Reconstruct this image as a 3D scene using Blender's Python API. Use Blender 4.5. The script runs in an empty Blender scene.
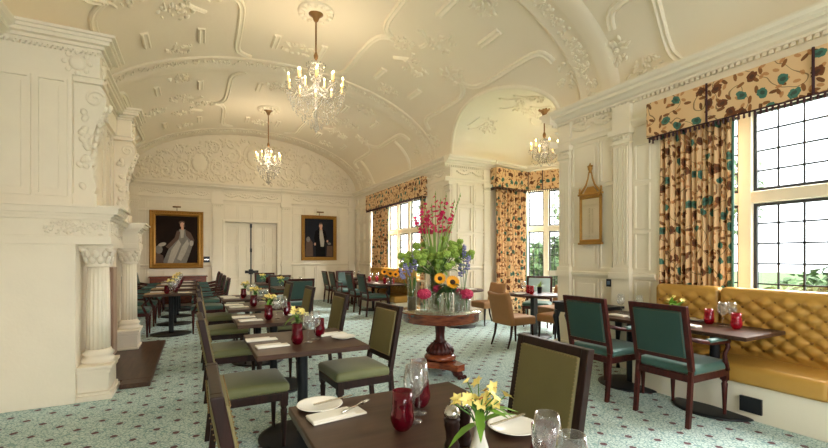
import bpy, bmesh, math, random
from mathutils import Vector, Matrix
random.seed(7)
PI = math.pi
sc = bpy.context.scene
COL = sc.collection

# ------------------------------------------------------------------ camera
FOC = 420.0
cam_d = bpy.data.cameras.new('camera')
cam = bpy.data.objects.new('camera', cam_d)
COL.objects.link(cam)
cam_d.sensor_width = 36.0
cam_d.lens = FOC / 828.0 * 36.0
cam_d.shift_y = 33.0 / 828.0
cam_d.clip_start = 0.02
cam.location = (0, 0, 1.40)
cam.rotation_euler = (PI / 2, 0, -math.atan(218 / 420.0))
sc.camera = cam

# ------------------------------------------------------------------ sky
w = bpy.data.worlds.new('sky')
sc.world = w
w.use_nodes = True
wn = w.node_tree.nodes
bg = wn['Background']
bg.inputs[0].default_value = (0.95, 0.97, 1.0, 1)
bg.inputs[1].default_value = 1.5

# ------------------------------------------------------------------ daylight through the windows (large area lights outside), plus an added rear fill
def area(name, loc, aim, sx, sy, power, col=(1, 0.955, 0.90)):
    d = bpy.data.lights.new(name, 'AREA')
    d.shape = 'RECTANGLE'; d.size = sx; d.size_y = sy; d.energy = power; d.color = col
    o = bpy.data.objects.new(name, d); COL.objects.link(o)
    o.location = loc
    o.rotation_euler = (Vector(aim) - Vector(loc)).to_track_quat('-Z', 'Y').to_euler()
    return o
area('daylight_near_window', (7.2, 1.2, 4.2), (3.0, 1.2, 0.9), 4.0, 2.2, 600)
area('daylight_far_window', (7.4, 10.6, 4.6), (2.4, 10.8, 1.0), 3.6, 2.2, 900)
area('daylight_bay', (9.6, 6.6, 4.2), (5.6, 6.0, 1.0), 3.2, 2.4, 620)
area('daylight_bay_side', (8.9, 9.6, 4.2), (6.4, 6.3, 1.0), 2.4, 2.2, 260)
area('added_rear_fill', (1.6, -6.2, 3.4), (1.6, 2.0, 1.6), 5.0, 3.0, 400)  # added fill light; the window behind the camera is only assumed

vs = sc.view_settings
vs.view_transform = 'Standard'; vs.look = 'None'; vs.gamma = 1.0; vs.use_curve_mapping = False
vs.exposure = 1.84
cy = sc.cycles
cy.max_bounces = 10; cy.diffuse_bounces = 6; cy.glossy_bounces = 4; cy.transmission_bounces = 8; cy.transparent_max_bounces = 24
cy.caustics_reflective = False; cy.caustics_refractive = False
cy.use_denoising = True
cy.sample_clamp_indirect = 6.0

# ------------------------------------------------------------------ materials
MATS = {}
def lin(r, g, b):
    f = lambda c: (c / 255 / 12.92) if c / 255 <= 0.04045 else ((c / 255 + 0.055) / 1.055) ** 2.4
    return (f(r), f(g), f(b), 1)
def mat(name, rgb, rough=0.6, metal=0.0, var=0.08, scale=6.0, bump=0.0, bscale=40.0, spec=0.5, coat=0.0, sheen=0.0, emit=None, estr=0.0, sub=0.0):
    m = bpy.data.materials.new(name); m.use_nodes = True
    nt = m.node_tree; N = nt.nodes; L = nt.links
    p = N['Principled BSDF']
    p.inputs['Roughness'].default_value = rough
    p.inputs['Metallic'].default_value = metal
    p.inputs['Specular IOR Level'].default_value = spec
    p.inputs['Coat Weight'].default_value = coat
    p.inputs['Sheen Weight'].default_value = sheen
    tc = N.new('ShaderNodeTexCoord')
    c = lin(*rgb)
    nz = N.new('ShaderNodeTexNoise'); nz.inputs['Scale'].default_value = scale; nz.inputs['Detail'].default_value = 4
    L.new(tc.outputs['Object'], nz.inputs['Vector'])
    mx = N.new('ShaderNodeMix'); mx.data_type = 'RGBA'
    mx.inputs[6].default_value = tuple(x * (1 - var) for x in c[:3]) + (1,)
    mx.inputs[7].default_value = tuple(min(1, x * (1 + var)) for x in c[:3]) + (1,)
    L.new(nz.outputs['Fac'], mx.inputs[0])
    L.new(mx.outputs[2], p.inputs['Base Color'])
    if bump:
        b = N.new('ShaderNodeBump'); b.inputs['Strength'].default_value = bump; b.inputs['Distance'].default_value = 0.01
        n2 = N.new('ShaderNodeTexNoise'); n2.inputs['Scale'].default_value = bscale; n2.inputs['Detail'].default_value = 5
        L.new(tc.outputs['Object'], n2.inputs['Vector']); L.new(n2.outputs['Fac'], b.inputs['Height'])
        L.new(b.outputs['Normal'], p.inputs['Normal'])
    if emit:
        p.inputs['Emission Color'].default_value = lin(*emit); p.inputs['Emission Strength'].default_value = estr
    MATS[name] = m
    return m
def wood(name, dark, light, rough=0.35, scale=3.0, stretch=(1, 9, 9), coat=0.2):
    m = bpy.data.materials.new(name); m.use_nodes = True
    nt = m.node_tree; N = nt.nodes; L = nt.links; p = N['Principled BSDF']
    p.inputs['Roughness'].default_value = rough; p.inputs['Coat Weight'].default_value = coat; p.inputs['Coat Roughness'].default_value = 0.25; p.inputs['Specular IOR Level'].default_value = 0.22
    tc = N.new('ShaderNodeTexCoord'); mp = N.new('ShaderNodeMapping'); mp.inputs['Scale'].default_value = stretch
    nz = N.new('ShaderNodeTexNoise'); nz.inputs['Scale'].default_value = scale; nz.inputs['Detail'].default_value = 6; nz.inputs['Distortion'].default_value = 0.6
    cr = N.new('ShaderNodeValToRGB')
    cr.color_ramp.elements[0].position = 0.3; cr.color_ramp.elements[0].color = lin(*dark)
    cr.color_ramp.elements[1].position = 0.72; cr.color_ramp.elements[1].color = lin(*light)
    L.new(tc.outputs['Object'], mp.inputs[0]); L.new(mp.outputs[0], nz.inputs['Vector']); L.new(nz.outputs['Fac'], cr.inputs[0]); L.new(cr.outputs[0], p.inputs['Base Color'])
    MATS[name] = m
    return m
def glass(name, rgb=(1, 1, 1), edge=0.35, rough=0.02, face=0.045, body=None, bodyf=0.0, pw_=2.6):
    # thin glass: passes light straight through (tinted) and mirrors more at grazing angles
    m = bpy.data.materials.new(name); m.use_nodes = True
    nt = m.node_tree; N = nt.nodes; L = nt.links
    N.remove(N['Principled BSDF'])
    out = N['Material Output']
    tr = N.new('ShaderNodeBsdfTransparent'); tr.inputs[0].default_value = rgb + (1,)
    gl = N.new('ShaderNodeBsdfGlossy'); gl.inputs['Roughness'].default_value = rough; gl.inputs[0].default_value = (1, 1, 1, 1)
    fr = N.new('ShaderNodeLayerWeight'); fr.inputs[0].default_value = 0.5
    pw = N.new('ShaderNodeMath'); pw.operation = 'POWER'; pw.inputs[1].default_value = pw_
    mu = N.new('ShaderNodeMath'); mu.operation = 'MULTIPLY_ADD'; mu.inputs[1].default_value = edge; mu.inputs[2].default_value = face; mu.use_clamp = True
    mx = N.new('ShaderNodeMixShader')
    L.new(fr.outputs['Facing'], pw.inputs[0]); L.new(pw.outputs[0], mu.inputs[0]); L.new(mu.outputs[0], mx.inputs[0])
    if body:
        df = N.new('ShaderNodeBsdfDiffuse'); df.inputs[0].default_value = body + (1,)
        mb_ = N.new('ShaderNodeMixShader'); mb_.inputs[0].default_value = bodyf
        L.new(tr.outputs[0], mb_.inputs[1]); L.new(df.outputs[0], mb_.inputs[2]); tr = mb_
    L.new(tr.outputs[0], mx.inputs[1]); L.new(gl.outputs[0], mx.inputs[2]); L.new(mx.outputs[0], out.inputs[0])
    MATS[name] = m
    return m

M_wall = mat('cream_panelling', (239, 230, 211), 0.5, var=0.03, scale=1.5)
M_ceil = mat('cream_plaster', (236, 225, 204), 0.7, var=0.04, scale=0.8, bump=0.15, bscale=12)
M_relief = mat('plaster_relief', (240, 231, 211), 0.65, var=0.04, scale=8, bump=0.2, bscale=30)
M_chim = mat('carved_stone_cream', (239, 229, 210), 0.55, var=0.05, scale=4, bump=0.15, bscale=35)
M_pink = mat('pink_marble', (176, 146, 124), 0.35, var=0.2, scale=5)
M_soot = mat('soot_black', (28, 24, 22), 0.9)
M_hearth = wood('hearth_brown', (62, 44, 36), (92, 66, 52), 0.4, 2.5, (9, 1, 9))
M_table = wood('table_dark_wood', (58, 38, 28), (78, 54, 41), 0.42, 2.0, (1, 10, 10), 0.05)
M_maho = wood('mahogany_frame', (44, 14, 12), (76, 28, 22), 0.4, 5, (9, 9, 1), 0.1)
M_dark = wood('dark_chair_wood', (28, 14, 11), (48, 25, 19), 0.42, 5, (9, 9, 1), 0.06)
M_rosew = wood('rosewood_polished', (78, 30, 18), (150, 76, 42), 0.22, 4, (2, 2, 7), 0.5)
M_black = mat('black_metal', (30, 32, 36), 0.45, 0.3)
M_olive = mat('olive_leather', (112, 102, 62), 0.6, var=0.08, scale=9, bump=0.1, bscale=120)
M_olseat = mat('olive_velvet', (104, 106, 66), 0.6, var=0.10, scale=7, sheen=0.2, bump=0.08, bscale=150)
M_teal = mat('teal_leather', (36, 66, 60), 0.55, var=0.10, scale=7, bump=0.1, bscale=130)
M_tealst = mat('teal_velvet_seat', (50, 92, 84), 0.5, var=0.10, scale=7, sheen=0.3)
M_teallit = mat('lit_teal_back', (176, 200, 208), 0.6)  # teal chair back, the light on it put into this pale colour
M_tan = mat('tan_suede', (152, 108, 64), 0.65, var=0.09, scale=9, bump=0.1, bscale=90)
M_yel = mat('mustard_leather', (188, 142, 64), 0.42, var=0.08, scale=6, bump=0.06, bscale=80)
M_yeld = mat('mustard_button', (140, 98, 40), 0.5)
M_brass = mat('old_gilt', (176, 132, 64), 0.42, 0.6, var=0.2, scale=14)
M_bronze = mat('bronze_rod', (140, 104, 64), 0.4, 0.6)
M_nail = mat('brass_nail', (150, 122, 82), 0.4, 0.8)
M_silver = mat('silver_metal', (205, 200, 192), 0.22, 0.95, var=0.03)
M_china = mat('white_china', (243, 240, 232), 0.18, var=0.01)
M_linen = mat('white_linen', (240, 234, 222), 0.8, var=0.03, bump=0.1, bscale=200)
M_tanlin = mat('tan_leather_mat', (196, 166, 128), 0.6)
M_lace = mat('dark_switch_metal', (40, 44, 56), 0.4, 0.3)
M_stem = mat('leaf_green', (74, 120, 44), 0.5, var=0.3, scale=20)
M_dkleaf = mat('dark_leaf_green', (40, 74, 34), 0.5, var=0.3, scale=20)
M_ltleaf = mat('pale_leaf_green', (140, 170, 84), 0.5, var=0.2, scale=20)
M_brleaf = mat('bright_leaf_green', (112, 158, 52), 0.45, var=0.25, scale=20)
M_vib = mat('viburnum_green', (150, 178, 78), 0.65, var=0.25, scale=40, bump=0.6, bscale=90)
M_glad = mat('gladiolus_crimson', (226, 44, 108), 0.55, var=0.25, scale=25)
M_pinkfl = mat('hydrangea_pink', (196, 52, 92), 0.6, var=0.35, scale=45, bump=0.6, bscale=90)
M_sunf = mat('sunflower_orange', (244, 166, 24), 0.55, var=0.15, scale=20)
M_sunc = mat('sunflower_heart', (52, 30, 18), 0.8)
M_yelfl = mat('yellow_petal', (250, 228, 140), 0.5, var=0.12, scale=30)
M_redsp = mat('petal_blush', (206, 96, 62), 0.5)
M_whtfl = mat('cream_petal', (238, 230, 212), 0.55)
M_delph = mat('delphinium_lilac', (146, 144, 188), 0.6, var=0.25, scale=30)
M_gravel = mat('moss_and_gravel', (122, 104, 78), 0.9, var=0.5, scale=60, bump=0.5, bscale=120)
M_candle = mat('candle_sleeve', (240, 214, 150), 0.5, emit=(255, 200, 110), estr=0.5)
M_flame = mat('lit_candle_bulb', (255, 236, 190), 0.4, emit=(255, 222, 150), estr=12.0)
M_fringe = mat('fringe_maroon', (66, 34, 40), 0.8)
M_stone = mat('window_stone', (236, 226, 204), 0.7, var=0.06, scale=5)
M_lead = mat('lead_came', (64, 66, 68), 0.5, 0.4)
M_lawn = mat('lawn', (96, 128, 66), 0.9, var=0.3, scale=2)
M_hedge = mat('hedge_leaf', (72, 98, 60), 0.7, var=0.4, scale=6)
M_tree = mat('tree_leaf', (112, 134, 92), 0.7, var=0.35, scale=5)
M_bark = mat('bark', (92, 78, 62), 0.9)
M_canvas = mat('dark_canvas', (36, 25, 20), 0.7, var=0.25, scale=4, spec=0.1)
M_canvas2 = mat('slate_canvas', (34, 35, 42), 0.7, var=0.25, scale=4, spec=0.1)
M_skin = mat('painted_skin', (206, 156, 128), 0.5)
M_dress = mat('painted_dress', (120, 114, 104), 0.5, var=0.3, scale=14)
M_dresh = mat('painted_dress_light', (172, 163, 148), 0.5, var=0.2, scale=18)
M_pblack = mat('painted_black', (14, 12, 13), 0.7, spec=0.1)
M_pbrown = mat('painted_brown', (84, 58, 40), 0.5, var=0.3, scale=12)
M_switch = mat('slate_blue', (96, 116, 142), 0.5)
M_mirror = mat('mirror_silvering', (235, 235, 232), 0.03, 1.0, var=0.0)
G_clear = glass('clear_glass', (0.96, 0.97, 0.97), 0.95, body=(0.9, 0.9, 0.88), bodyf=0.05, pw_=2.0)
G_pane = glass('window_pane', (0.97, 0.99, 1.0), 0.3)
G_top = glass('glass_top', (0.86, 0.95, 0.92), 0.75, 0.02, 0.12)
G_red = glass('ruby_glass', (0.62, 0.03, 0.08), 0.35, body=(0.15, 0.002, 0.012), bodyf=0.45, face=0.03)
G_red2 = glass('bright_ruby_glass', (0.85, 0.05, 0.10), 0.35, body=(0.50, 0.01, 0.04), bodyf=0.35)
G_crys = mat('crystal_drop', (236, 228, 206), 0.06, 0.0, var=0.02, spec=1.0)
def crystal():
    m = bpy.data.materials.new('cut_crystal'); m.use_nodes = True
    nt = m.node_tree; N = nt.nodes; L = nt.links; N.remove(N['Principled BSDF'])
    tr = N.new('ShaderNodeBsdfTransparent'); gl = N.new('ShaderNodeBsdfGlossy'); gl.inputs['Roughness'].default_value = 0.12
    df = N.new('ShaderNodeBsdfTranslucent'); df.inputs[0].default_value = (0.10, 0.09, 0.07, 1)
    d2 = N.new('ShaderNodeBsdfDiffuse'); d2.inputs[0].default_value = (0.22, 0.2, 0.16, 1)
    a = N.new('ShaderNodeMixShader'); a.inputs[0].default_value = 0.5; b = N.new('ShaderNodeMixShader'); b.inputs[0].default_value = 0.45; c = N.new('ShaderNodeMixShader'); c.inputs[0].default_value = 0.3
    L.new(df.outputs[0], a.inputs[1]); L.new(d2.outputs[0], a.inputs[2]); L.new(a.outputs[0], b.inputs[1]); L.new(gl.outputs[0], b.inputs[2]); L.new(tr.outputs[0], c.inputs[1]); L.new(b.outputs[0], c.inputs[2]); L.new(c.outputs[0], N['Material Output'].inputs[0])
    return m
M_crysw = crystal()
G_water = glass('vase_glass', (0.93, 0.96, 0.95), 0.85, 0.03, 0.06)

# woven carpet: pale aqua ground, scrolling fronds, maroon medallions on a diagonal lattice
def carpet():
    m = bpy.data.materials.new('aqua_carpet'); m.use_nodes = True
    nt = m.node_tree; N = nt.nodes; L = nt.links; p = N['Principled BSDF']
    p.inputs['Roughness'].default_value = 0.92; p.inputs['Specular IOR Level'].default_value = 0.15
    tc = N.new('ShaderNodeTexCoord')
    def math_(op, a, b=None):
        n = N.new('ShaderNodeMath'); n.operation = op
        for i, v in enumerate((a, b)):
            if v is None: continue
            if isinstance(v, (int, float)): n.inputs[i].default_value = v
            else: L.new(v, n.inputs[i])
        return n.outputs[0]
    def mixc(f, a, b):
        n = N.new('ShaderNodeMix'); n.data_type = 'RGBA'
        L.new(f, n.inputs[0])
        for i, v in ((6, a), (7, b)):
            if isinstance(v, tuple): n.inputs[i].default_value = v
            else: L.new(v, n.inputs[i])
        return n.outputs[2]
    sp = N.new('ShaderNodeSeparateXYZ'); L.new(tc.outputs['Object'], sp.inputs[0])
    P = 0.285
    def dist(ox, oy):
        u = math_('SUBTRACT', math_('FRACT', math_('ADD', math_('DIVIDE', sp.outputs[0], P), 20 + ox)), 0.5)
        v = math_('SUBTRACT', math_('FRACT', math_('ADD', math_('DIVIDE', sp.outputs[1], P), 20 + oy)), 0.5)
        # a four-petalled medallion
        au, av = math_('ABSOLUTE', u), math_('ABSOLUTE', v)
        s = math_('SQRT', math_('ADD', math_('MULTIPLY', u, u), math_('MULTIPLY', v, v)))
        return math_('ADD', math_('MULTIPLY', s, 0.72), math_('MULTIPLY', math_('ADD', au, av), 0.2))
    d = math_('MINIMUM', dist(0, 0), dist(0.5, 0.5))
    nz = N.new('ShaderNodeTexNoise'); nz.inputs['Scale'].default_value = 26; nz.inputs['Detail'].default_value = 3; L.new(tc.outputs['Object'], nz.inputs['Vector'])
    vo = N.new('ShaderNodeTexVoronoi'); vo.feature = 'DISTANCE_TO_EDGE'; vo.inputs['Scale'].default_value = 33; L.new(tc.outputs['Object'], vo.inputs['Vector'])
    big = N.new('ShaderNodeTexNoise'); big.inputs['Scale'].default_value = 55; big.inputs['Detail'].default_value = 2; L.new(tc.outputs['Object'], big.inputs['Vector'])
    base = mixc(nz.outputs['Fac'], lin(180, 204, 199), lin(222, 232, 227))
    frond = math_('LESS_THAN', vo.outputs['Distance'], 0.085)
    c1 = mixc(math_('MULTIPLY', frond, 0.65), base, lin(104, 146, 150))
    speck = math_('GREATER_THAN', big.outputs['Fac'], 0.62)
    c2 = mixc(math_('MULTIPLY', speck, 0.55), c1, lin(92, 122, 128))
    ring = math_('MULTIPLY', math_('LESS_THAN', d, 0.17), math_('GREATER_THAN', d, 0.13))
    c3 = mixc(math_('MULTIPLY', ring, 0.35), c2, lin(112, 128, 150))
    md = math_('LESS_THAN', math_('ADD', d, math_('MULTIPLY', math_('SUBTRACT', nz.outputs['Fac'], 0.5), 0.07)), 0.088)
    c4 = mixc(math_('MULTIPLY', md, 0.9), c3, lin(96, 50, 62))
    L.new(c4, p.inputs['Base Color'])
    b = N.new('ShaderNodeBump'); b.inputs['Strength'].default_value = 0.25; b.inputs['Distance'].default_value = 0.004
    L.new(big.outputs['Fac'], b.inputs['Height']); L.new(b.outputs['Normal'], p.inputs['Normal'])
    return m
M_carpet = carpet()

# printed linen: brown leaves, teal flowers and thin stems on a peach ground (UVs in metres)
def chintz():
    m = bpy.data.materials.new('floral_linen'); m.use_nodes = True
    nt = m.node_tree; N = nt.nodes; L = nt.links; p = N['Principled BSDF']
    p.inputs['Roughness'].default_value = 0.85; p.inputs['Specular IOR Level'].default_value = 0.2; p.inputs['Sheen Weight'].default_value = 0.1
    uv = N.new('ShaderNodeUVMap')
    def math_(op, a, b=None):
        n = N.new('ShaderNodeMath'); n.operation = op
        for i, v in enumerate((a, b)):
            if v is None: continue
            if isinstance(v, (int, float)): n.inputs[i].default_value = v
            else: L.new(v, n.inputs[i])
        return n.outputs[0]
    def mixc(f, a, b):
        n = N.new('ShaderNodeMix'); n.data_type = 'RGBA'
        L.new(f, n.inputs[0])
        for i, v in ((6, a), (7, b)):
            if isinstance(v, tuple): n.inputs[i].default_value = v
            else: L.new(v, n.inputs[i])
        return n.outputs[2]
    def motif(scale, sx, sy, off, wob):
        mp = N.new('ShaderNodeVectorMath'); mp.operation = 'MULTIPLY_ADD'
        mp.inputs[1].default_value = (scale, scale, scale); mp.inputs[2].default_value = (off, off * 0.7, 0)
        L.new(uv.outputs[0], mp.inputs[0])
        vo = N.new('ShaderNodeTexVoronoi'); vo.voronoi_dimensions = '2D'; vo.inputs['Scale'].default_value = 1.0; vo.inputs['Randomness'].default_value = 0.75
        L.new(mp.outputs[0], vo.inputs['Vector'])
        sub = N.new('ShaderNodeVectorMath'); sub.operation = 'SUBTRACT'; L.new(mp.outputs[0], sub.inputs[0]); L.new(vo.outputs['Position'], sub.inputs[1])
        sx_ = N.new('ShaderNodeSeparateColor'); L.new(vo.outputs['Color'], sx_.inputs[0])
        ro = N.new('ShaderNodeVectorRotate'); ro.rotation_type = 'Z_AXIS'; L.new(sub.outputs[0], ro.inputs['Vector']); L.new(math_('MULTIPLY', sx_.outputs[0], 6.28), ro.inputs['Angle'])
        s2 = N.new('ShaderNodeVectorMath'); s2.operation = 'MULTIPLY'; s2.inputs[1].default_value = (1 / sx, 1 / sy, 0); L.new(ro.outputs[0], s2.inputs[0])
        ln = N.new('ShaderNodeVectorMath'); ln.operation = 'LENGTH'; L.new(s2.outputs[0], ln.inputs[0])
        nz = N.new('ShaderNodeTexNoise'); nz.inputs['Scale'].default_value = 5.0; nz.inputs['Detail'].default_value = 3; L.new(mp.outputs[0], nz.inputs['Vector'])
        val = math_('ADD', ln.outputs[1 if len(ln.outputs) > 1 else 0], math_('MULTIPLY', math_('SUBTRACT', nz.outputs['Fac'], 0.5), wob))
        return val, sx_
    gz = N.new('ShaderNodeTexNoise'); gz.inputs['Scale'].default_value = 3; L.new(uv.outputs[0], gz.inputs['Vector'])
    col = mixc(gz.outputs['Fac'], lin(222, 182, 134), lin(232, 200, 158))
    # stems
    st = N.new('ShaderNodeTexNoise'); st.inputs['Scale'].default_value = 4.5; st.inputs['Detail'].default_value = 0.5; L.new(uv.outputs[0], st.inputs['Vector'])
    stem = math_('LESS_THAN', math_('ABSOLUTE', math_('SUBTRACT', st.outputs['Fac'], 0.5)), 0.008)
    col = mixc(math_('MULTIPLY', stem, 0.8), col, lin(110, 80, 52))
    v1, r1 = motif(11.5, 0.46, 0.19, 3.3, 0.35)
    leaf = math_('MULTIPLY', math_('LESS_THAN', v1, 0.95), math_('GREATER_THAN', r1.outputs[1], 0.36))
    lc = mixc(r1.outputs[2], lin(110, 70, 42), lin(150, 100, 60))
    col = mixc(leaf, col, lc)
    v0, r0 = motif(13.0, 0.40, 0.22, 6.7, 0.4)
    tip = math_('MULTIPLY', math_('LESS_THAN', v0, 0.9), math_('GREATER_THAN', r0.outputs[1], 0.62))
    col = mixc(math_('MULTIPLY', tip, 0.8), col, lin(186, 122, 74))
    v2, r2 = motif(6.4, 0.36, 0.28, 9.1, 0.9)
    fl = math_('MULTIPLY', math_('LESS_THAN', v2, 0.9), math_('GREATER_THAN', r2.outputs[1], 0.30))
    fc = mixc(math_('GREATER_THAN', r2.outputs[2], 0.45), lin(74, 118, 104), lin(112, 66, 42))
    col = mixc(fl, col, fc)
    core = math_('MULTIPLY', math_('LESS_THAN', v2, 0.4), math_('GREATER_THAN', r2.outputs[1], 0.30))
    col = mixc(math_('MULTIPLY', core, 0.6), col, lin(60, 52, 44))
    L.new(col, p.inputs['Base Color'])
    return m
M_chintz = chintz()

# ------------------------------------------------------------------ mesh builder
class MB:
    def __init__(self):
        self.v = []; self.f = []; self.mi = []; self.sm = []; self.uv = {}; self.xf = None; self.cur = 0
    def pt(self, p):
        p = Vector(p)
        if self.xf is not None: p = self.xf @ p
        self.v.append(p); return len(self.v) - 1
    def face(self, idx, smooth=False):
        self.f.append(tuple(idx)); self.mi.append(self.cur); self.sm.append(smooth)
    def box(self, x0, y0, z0, x1, y1, z1):
        b = [self.pt(p) for p in ((x0, y0, z0), (x1, y0, z0), (x1, y1, z0), (x0, y1, z0), (x0, y0, z1), (x1, y0, z1), (x1, y1, z1), (x0, y1, z1))]
        for q in ((0, 3, 2, 1), (4, 5, 6, 7), (0, 1, 5, 4), (1, 2, 6, 5), (2, 3, 7, 6), (3, 0, 4, 7)):
            self.face([b[i] for i in q])
        return self
    def prism(self, pts, ext):
        # pts: 3D polygon, ext: extrusion vector
        e = Vector(ext)
        a = [self.pt(p) for p in pts]; b = [self.pt(Vector(p) + e) for p in pts]
        n = len(a)
        self.face(a[::-1]); self.face(b)
        for i in range(n): self.face((a[i], a[(i + 1) % n], b[(i + 1) % n], b[i]))
        return self
    def lathe(self, prof, c=(0, 0, 0), n=20, sx=1.0, sy=1.0, caps=True, flute=0.0, nf=16):
        rings = []
        for r, z in prof:
            ring = []
            for k in range(n):
                t = 2 * PI * k / n
                rr = r * (1 - flute * (0.5 + 0.5 * math.cos(nf * t))) if flute else r
                ring.append(self.pt((c[0] + rr * sx * math.cos(t), c[1] + rr * sy * math.sin(t), c[2] + z)))
            rings.append(ring)
        for a, b in zip(rings, rings[1:]):
            for k in range(n): self.face((a[k], a[(k + 1) % n], b[(k + 1) % n], b[k]), True)
        if caps:
            if prof[0][0] > 1e-4: self.face(rings[0][::-1])
            if prof[-1][0] > 1e-4: self.face(rings[-1])
        return self
    def tube(self, pts, r, n=8, caps=True):
        pts = [Vector(p) for p in pts]; m = len(pts)
        rs = r if isinstance(r, (list, tuple)) else [r] * m
        rings = []; up = None
        for i, p in enumerate(pts):
            d = (pts[min(i + 1, m - 1)] - pts[max(i - 1, 0)])
            if d.length < 1e-9: d = Vector((0, 0, 1))
            d.normalize()
            if up is None:
                up = Vector((0, 0, 1)) if abs(d.z) < 0.9 else Vector((1, 0, 0))
            s = d.cross(up)
            if s.length < 1e-6: s = d.cross(Vector((0.3, 1, 0.2)))
            s.normalize(); u = s.cross(d).normalized(); up = u
            rings.append([self.pt(p + (s * math.cos(2 * PI * k / n) + u * math.sin(2 * PI * k / n)) * rs[i]) for k in range(n)])
        for a, b in zip(rings, rings[1:]):
            for k in range(n): self.face((a[k], a[(k + 1) % n], b[(k + 1) % n], b[k]), True)
        if caps: self.face(rings[0][::-1]); self.face(rings[-1])
        return self
    def ball(self, c, r, nu=8, nv=6, R=None):
        rx, ry, rz = (r, r, r) if isinstance(r, (int, float)) else r
        rings = []
        for j in range(nv + 1):
            t = PI * j / nv; z = -math.cos(t); s = math.sin(t)
            if j in (0, nv):
                q = Vector((0, 0, z * rz))
                if R: q = R @ q
                rings.append([self.pt(Vector(c) + q)])
            else:
                ring = []
                for k in range(nu):
                    q = Vector((rx * s * math.cos(2 * PI * k / nu), ry * s * math.sin(2 * PI * k / nu), rz * z))
                    if R: q = R @ q
                    ring.append(self.pt(Vector(c) + q))
                rings.append(ring)
        for j in range(nv):
            a, b = rings[j], rings[j + 1]
            for k in range(nu):
                if len(a) == 1: self.face((a[0], b[(k + 1) % nu], b[k]), True)
                elif len(b) == 1: self.face((a[k], a[(k + 1) % nu], b[0]), True)
                else: self.face((a[k], a[(k + 1) % nu], b[(k + 1) % nu], b[k]), True)
        return self
    def grid(self, P, uvf=None, smooth=True, closed=False):
        # P: rows of points
        I = [[self.pt(p) for p in row] for row in P]
        for j in range(len(I) - 1):
            n = len(I[j])
            for i in range(n if closed else n - 1):
                i2 = (i + 1) % n
                self.face((I[j][i], I[j][i2], I[j + 1][i2], I[j + 1][i]), smooth)
                if uvf: self.uv[len(self.f) - 1] = [uvf(j, i), uvf(j, i + 1), uvf(j + 1, i + 1), uvf(j + 1, i)]
        return I
    def rbox(self, x0, y0, z0, x1, y1, z1, r, n=3, crown=0.0, segs=6):
        # rounded cushion: subdivided box clamped to an inner box and inflated
        r = min(r, (x1 - x0) / 2, (y1 - y0) / 2, (z1 - z0) / 2)
        def coords(a, b):
            inner = [a + r + (b - a - 2 * r) * k / segs for k in range(segs + 1)]
            left = [a + r * (1 - math.cos(PI / 2 * k / n)) if False else a + r * k / n for k in range(n)]
            right = [b - r + r * k / n for k in range(1, n + 1)]
            return left + inner + right
        xs, ys, zs_ = coords(x0, x1), coords(y0, y1), coords(z0, z1)
        cache = {}
        def vid(x, y, z):
            k = (round(x, 6), round(y, 6), round(z, 6))
            if k in cache: return cache[k]
            ix = min(max(x, x0 + r), x1 - r); iy = min(max(y, y0 + r), y1 - r); iz = min(max(z, z0 + r), z1 - r)
            d = Vector((x - ix, y - iy, z - iz))
            if d.length > 1e-9:
                m = max(abs(d.x), abs(d.y), abs(d.z)); d = d.normalized() * m
            q = Vector((ix, iy, iz)) + d
            if crown and z > (z0 + z1) / 2:
                u = (x - x0) / (x1 - x0) * 2 - 1; v = (y - y0) / (y1 - y0) * 2 - 1
                q.z += crown * (1 - u * u) * (1 - v * v)
            cache[k] = self.pt(q); return cache[k]
        def sheet(A, B, f, flip):
            for i in range(len(A) - 1):
                for j in range(len(B) - 1):
                    q = [f(A[i], B[j]), f(A[i + 1], B[j]), f(A[i + 1], B[j + 1]), f(A[i], B[j + 1])]
                    if flip: q.reverse()
                    self.face([vid(*p) for p in q], True)
        sheet(xs, ys, lambda a, b: (a, b, z0), True); sheet(xs, ys, lambda a, b: (a, b, z1), False)
        sheet(xs, zs_, lambda a, b: (a, y0, b), False); sheet(xs, zs_, lambda a, b: (a, y1, b), True)
        sheet(ys, zs_, lambda a, b: (x0, a, b), True); sheet(ys, zs_, lambda a, b: (x1, a, b), False)
        return self
    def leaf(self, p, d, L, wd, bend=0.3, up=(0, 0, 1), n=4):
        p = Vector(p); d = Vector(d).normalized(); s = d.cross(Vector(up))
        if s.length < 1e-4: s = d.cross(Vector((1, 0.2, 0)))
        s.normalize(); u = s.cross(d)
        prev = None
        for i in range(n + 1):
            t = i / n
            c = p + d * (L * t) - u * (bend * L * t * t)
            h = wd * math.sin(PI * min(1, 0.12 + t * 0.88)) * 0.5 + 0.0006
            a, m, b = self.pt(c - s * h + u * h * 0.25), self.pt(c), self.pt(c + s * h + u * h * 0.25)
            if prev:
                self.face((prev[0], prev[1], m, a), True); self.face((prev[1], prev[2], b, m), True)
            prev = (a, m, b)
        return self
    def build(self, name, mats, parent=None, bevel=0.0, solid=0.0, loc=None):
        me = bpy.data.meshes.new(name)
        me.from_pydata([tuple(p) for p in self.v], [], self.f)
        if not isinstance(mats, (list, tuple)): mats = [mats]
        for m in mats: me.materials.append(m)
        me.polygons.foreach_set('material_index', self.mi)
        me.polygons.foreach_set('use_smooth', self.sm)
        if self.uv:
            ul = me.uv_layers.new(name='UVMap')
            for fi, uvs in self.uv.items():
                for li, q in zip(me.polygons[fi].loop_indices, uvs): ul.data[li].uv = q
        me.update()
        bm = bmesh.new(); bm.from_mesh(me)
        bmesh.ops.recalc_face_normals(bm, faces=bm.faces); bm.to_mesh(me); bm.free()
        o = bpy.data.objects.new(name, me); COL.objects.link(o)
        if parent: o.parent = parent
        if loc: o.location = loc
        if bevel:
            b = o.modifiers.new('edge', 'BEVEL'); b.width = bevel; b.segments = 2; b.limit_method = 'ANGLE'; b.angle_limit = 0.7
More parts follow.
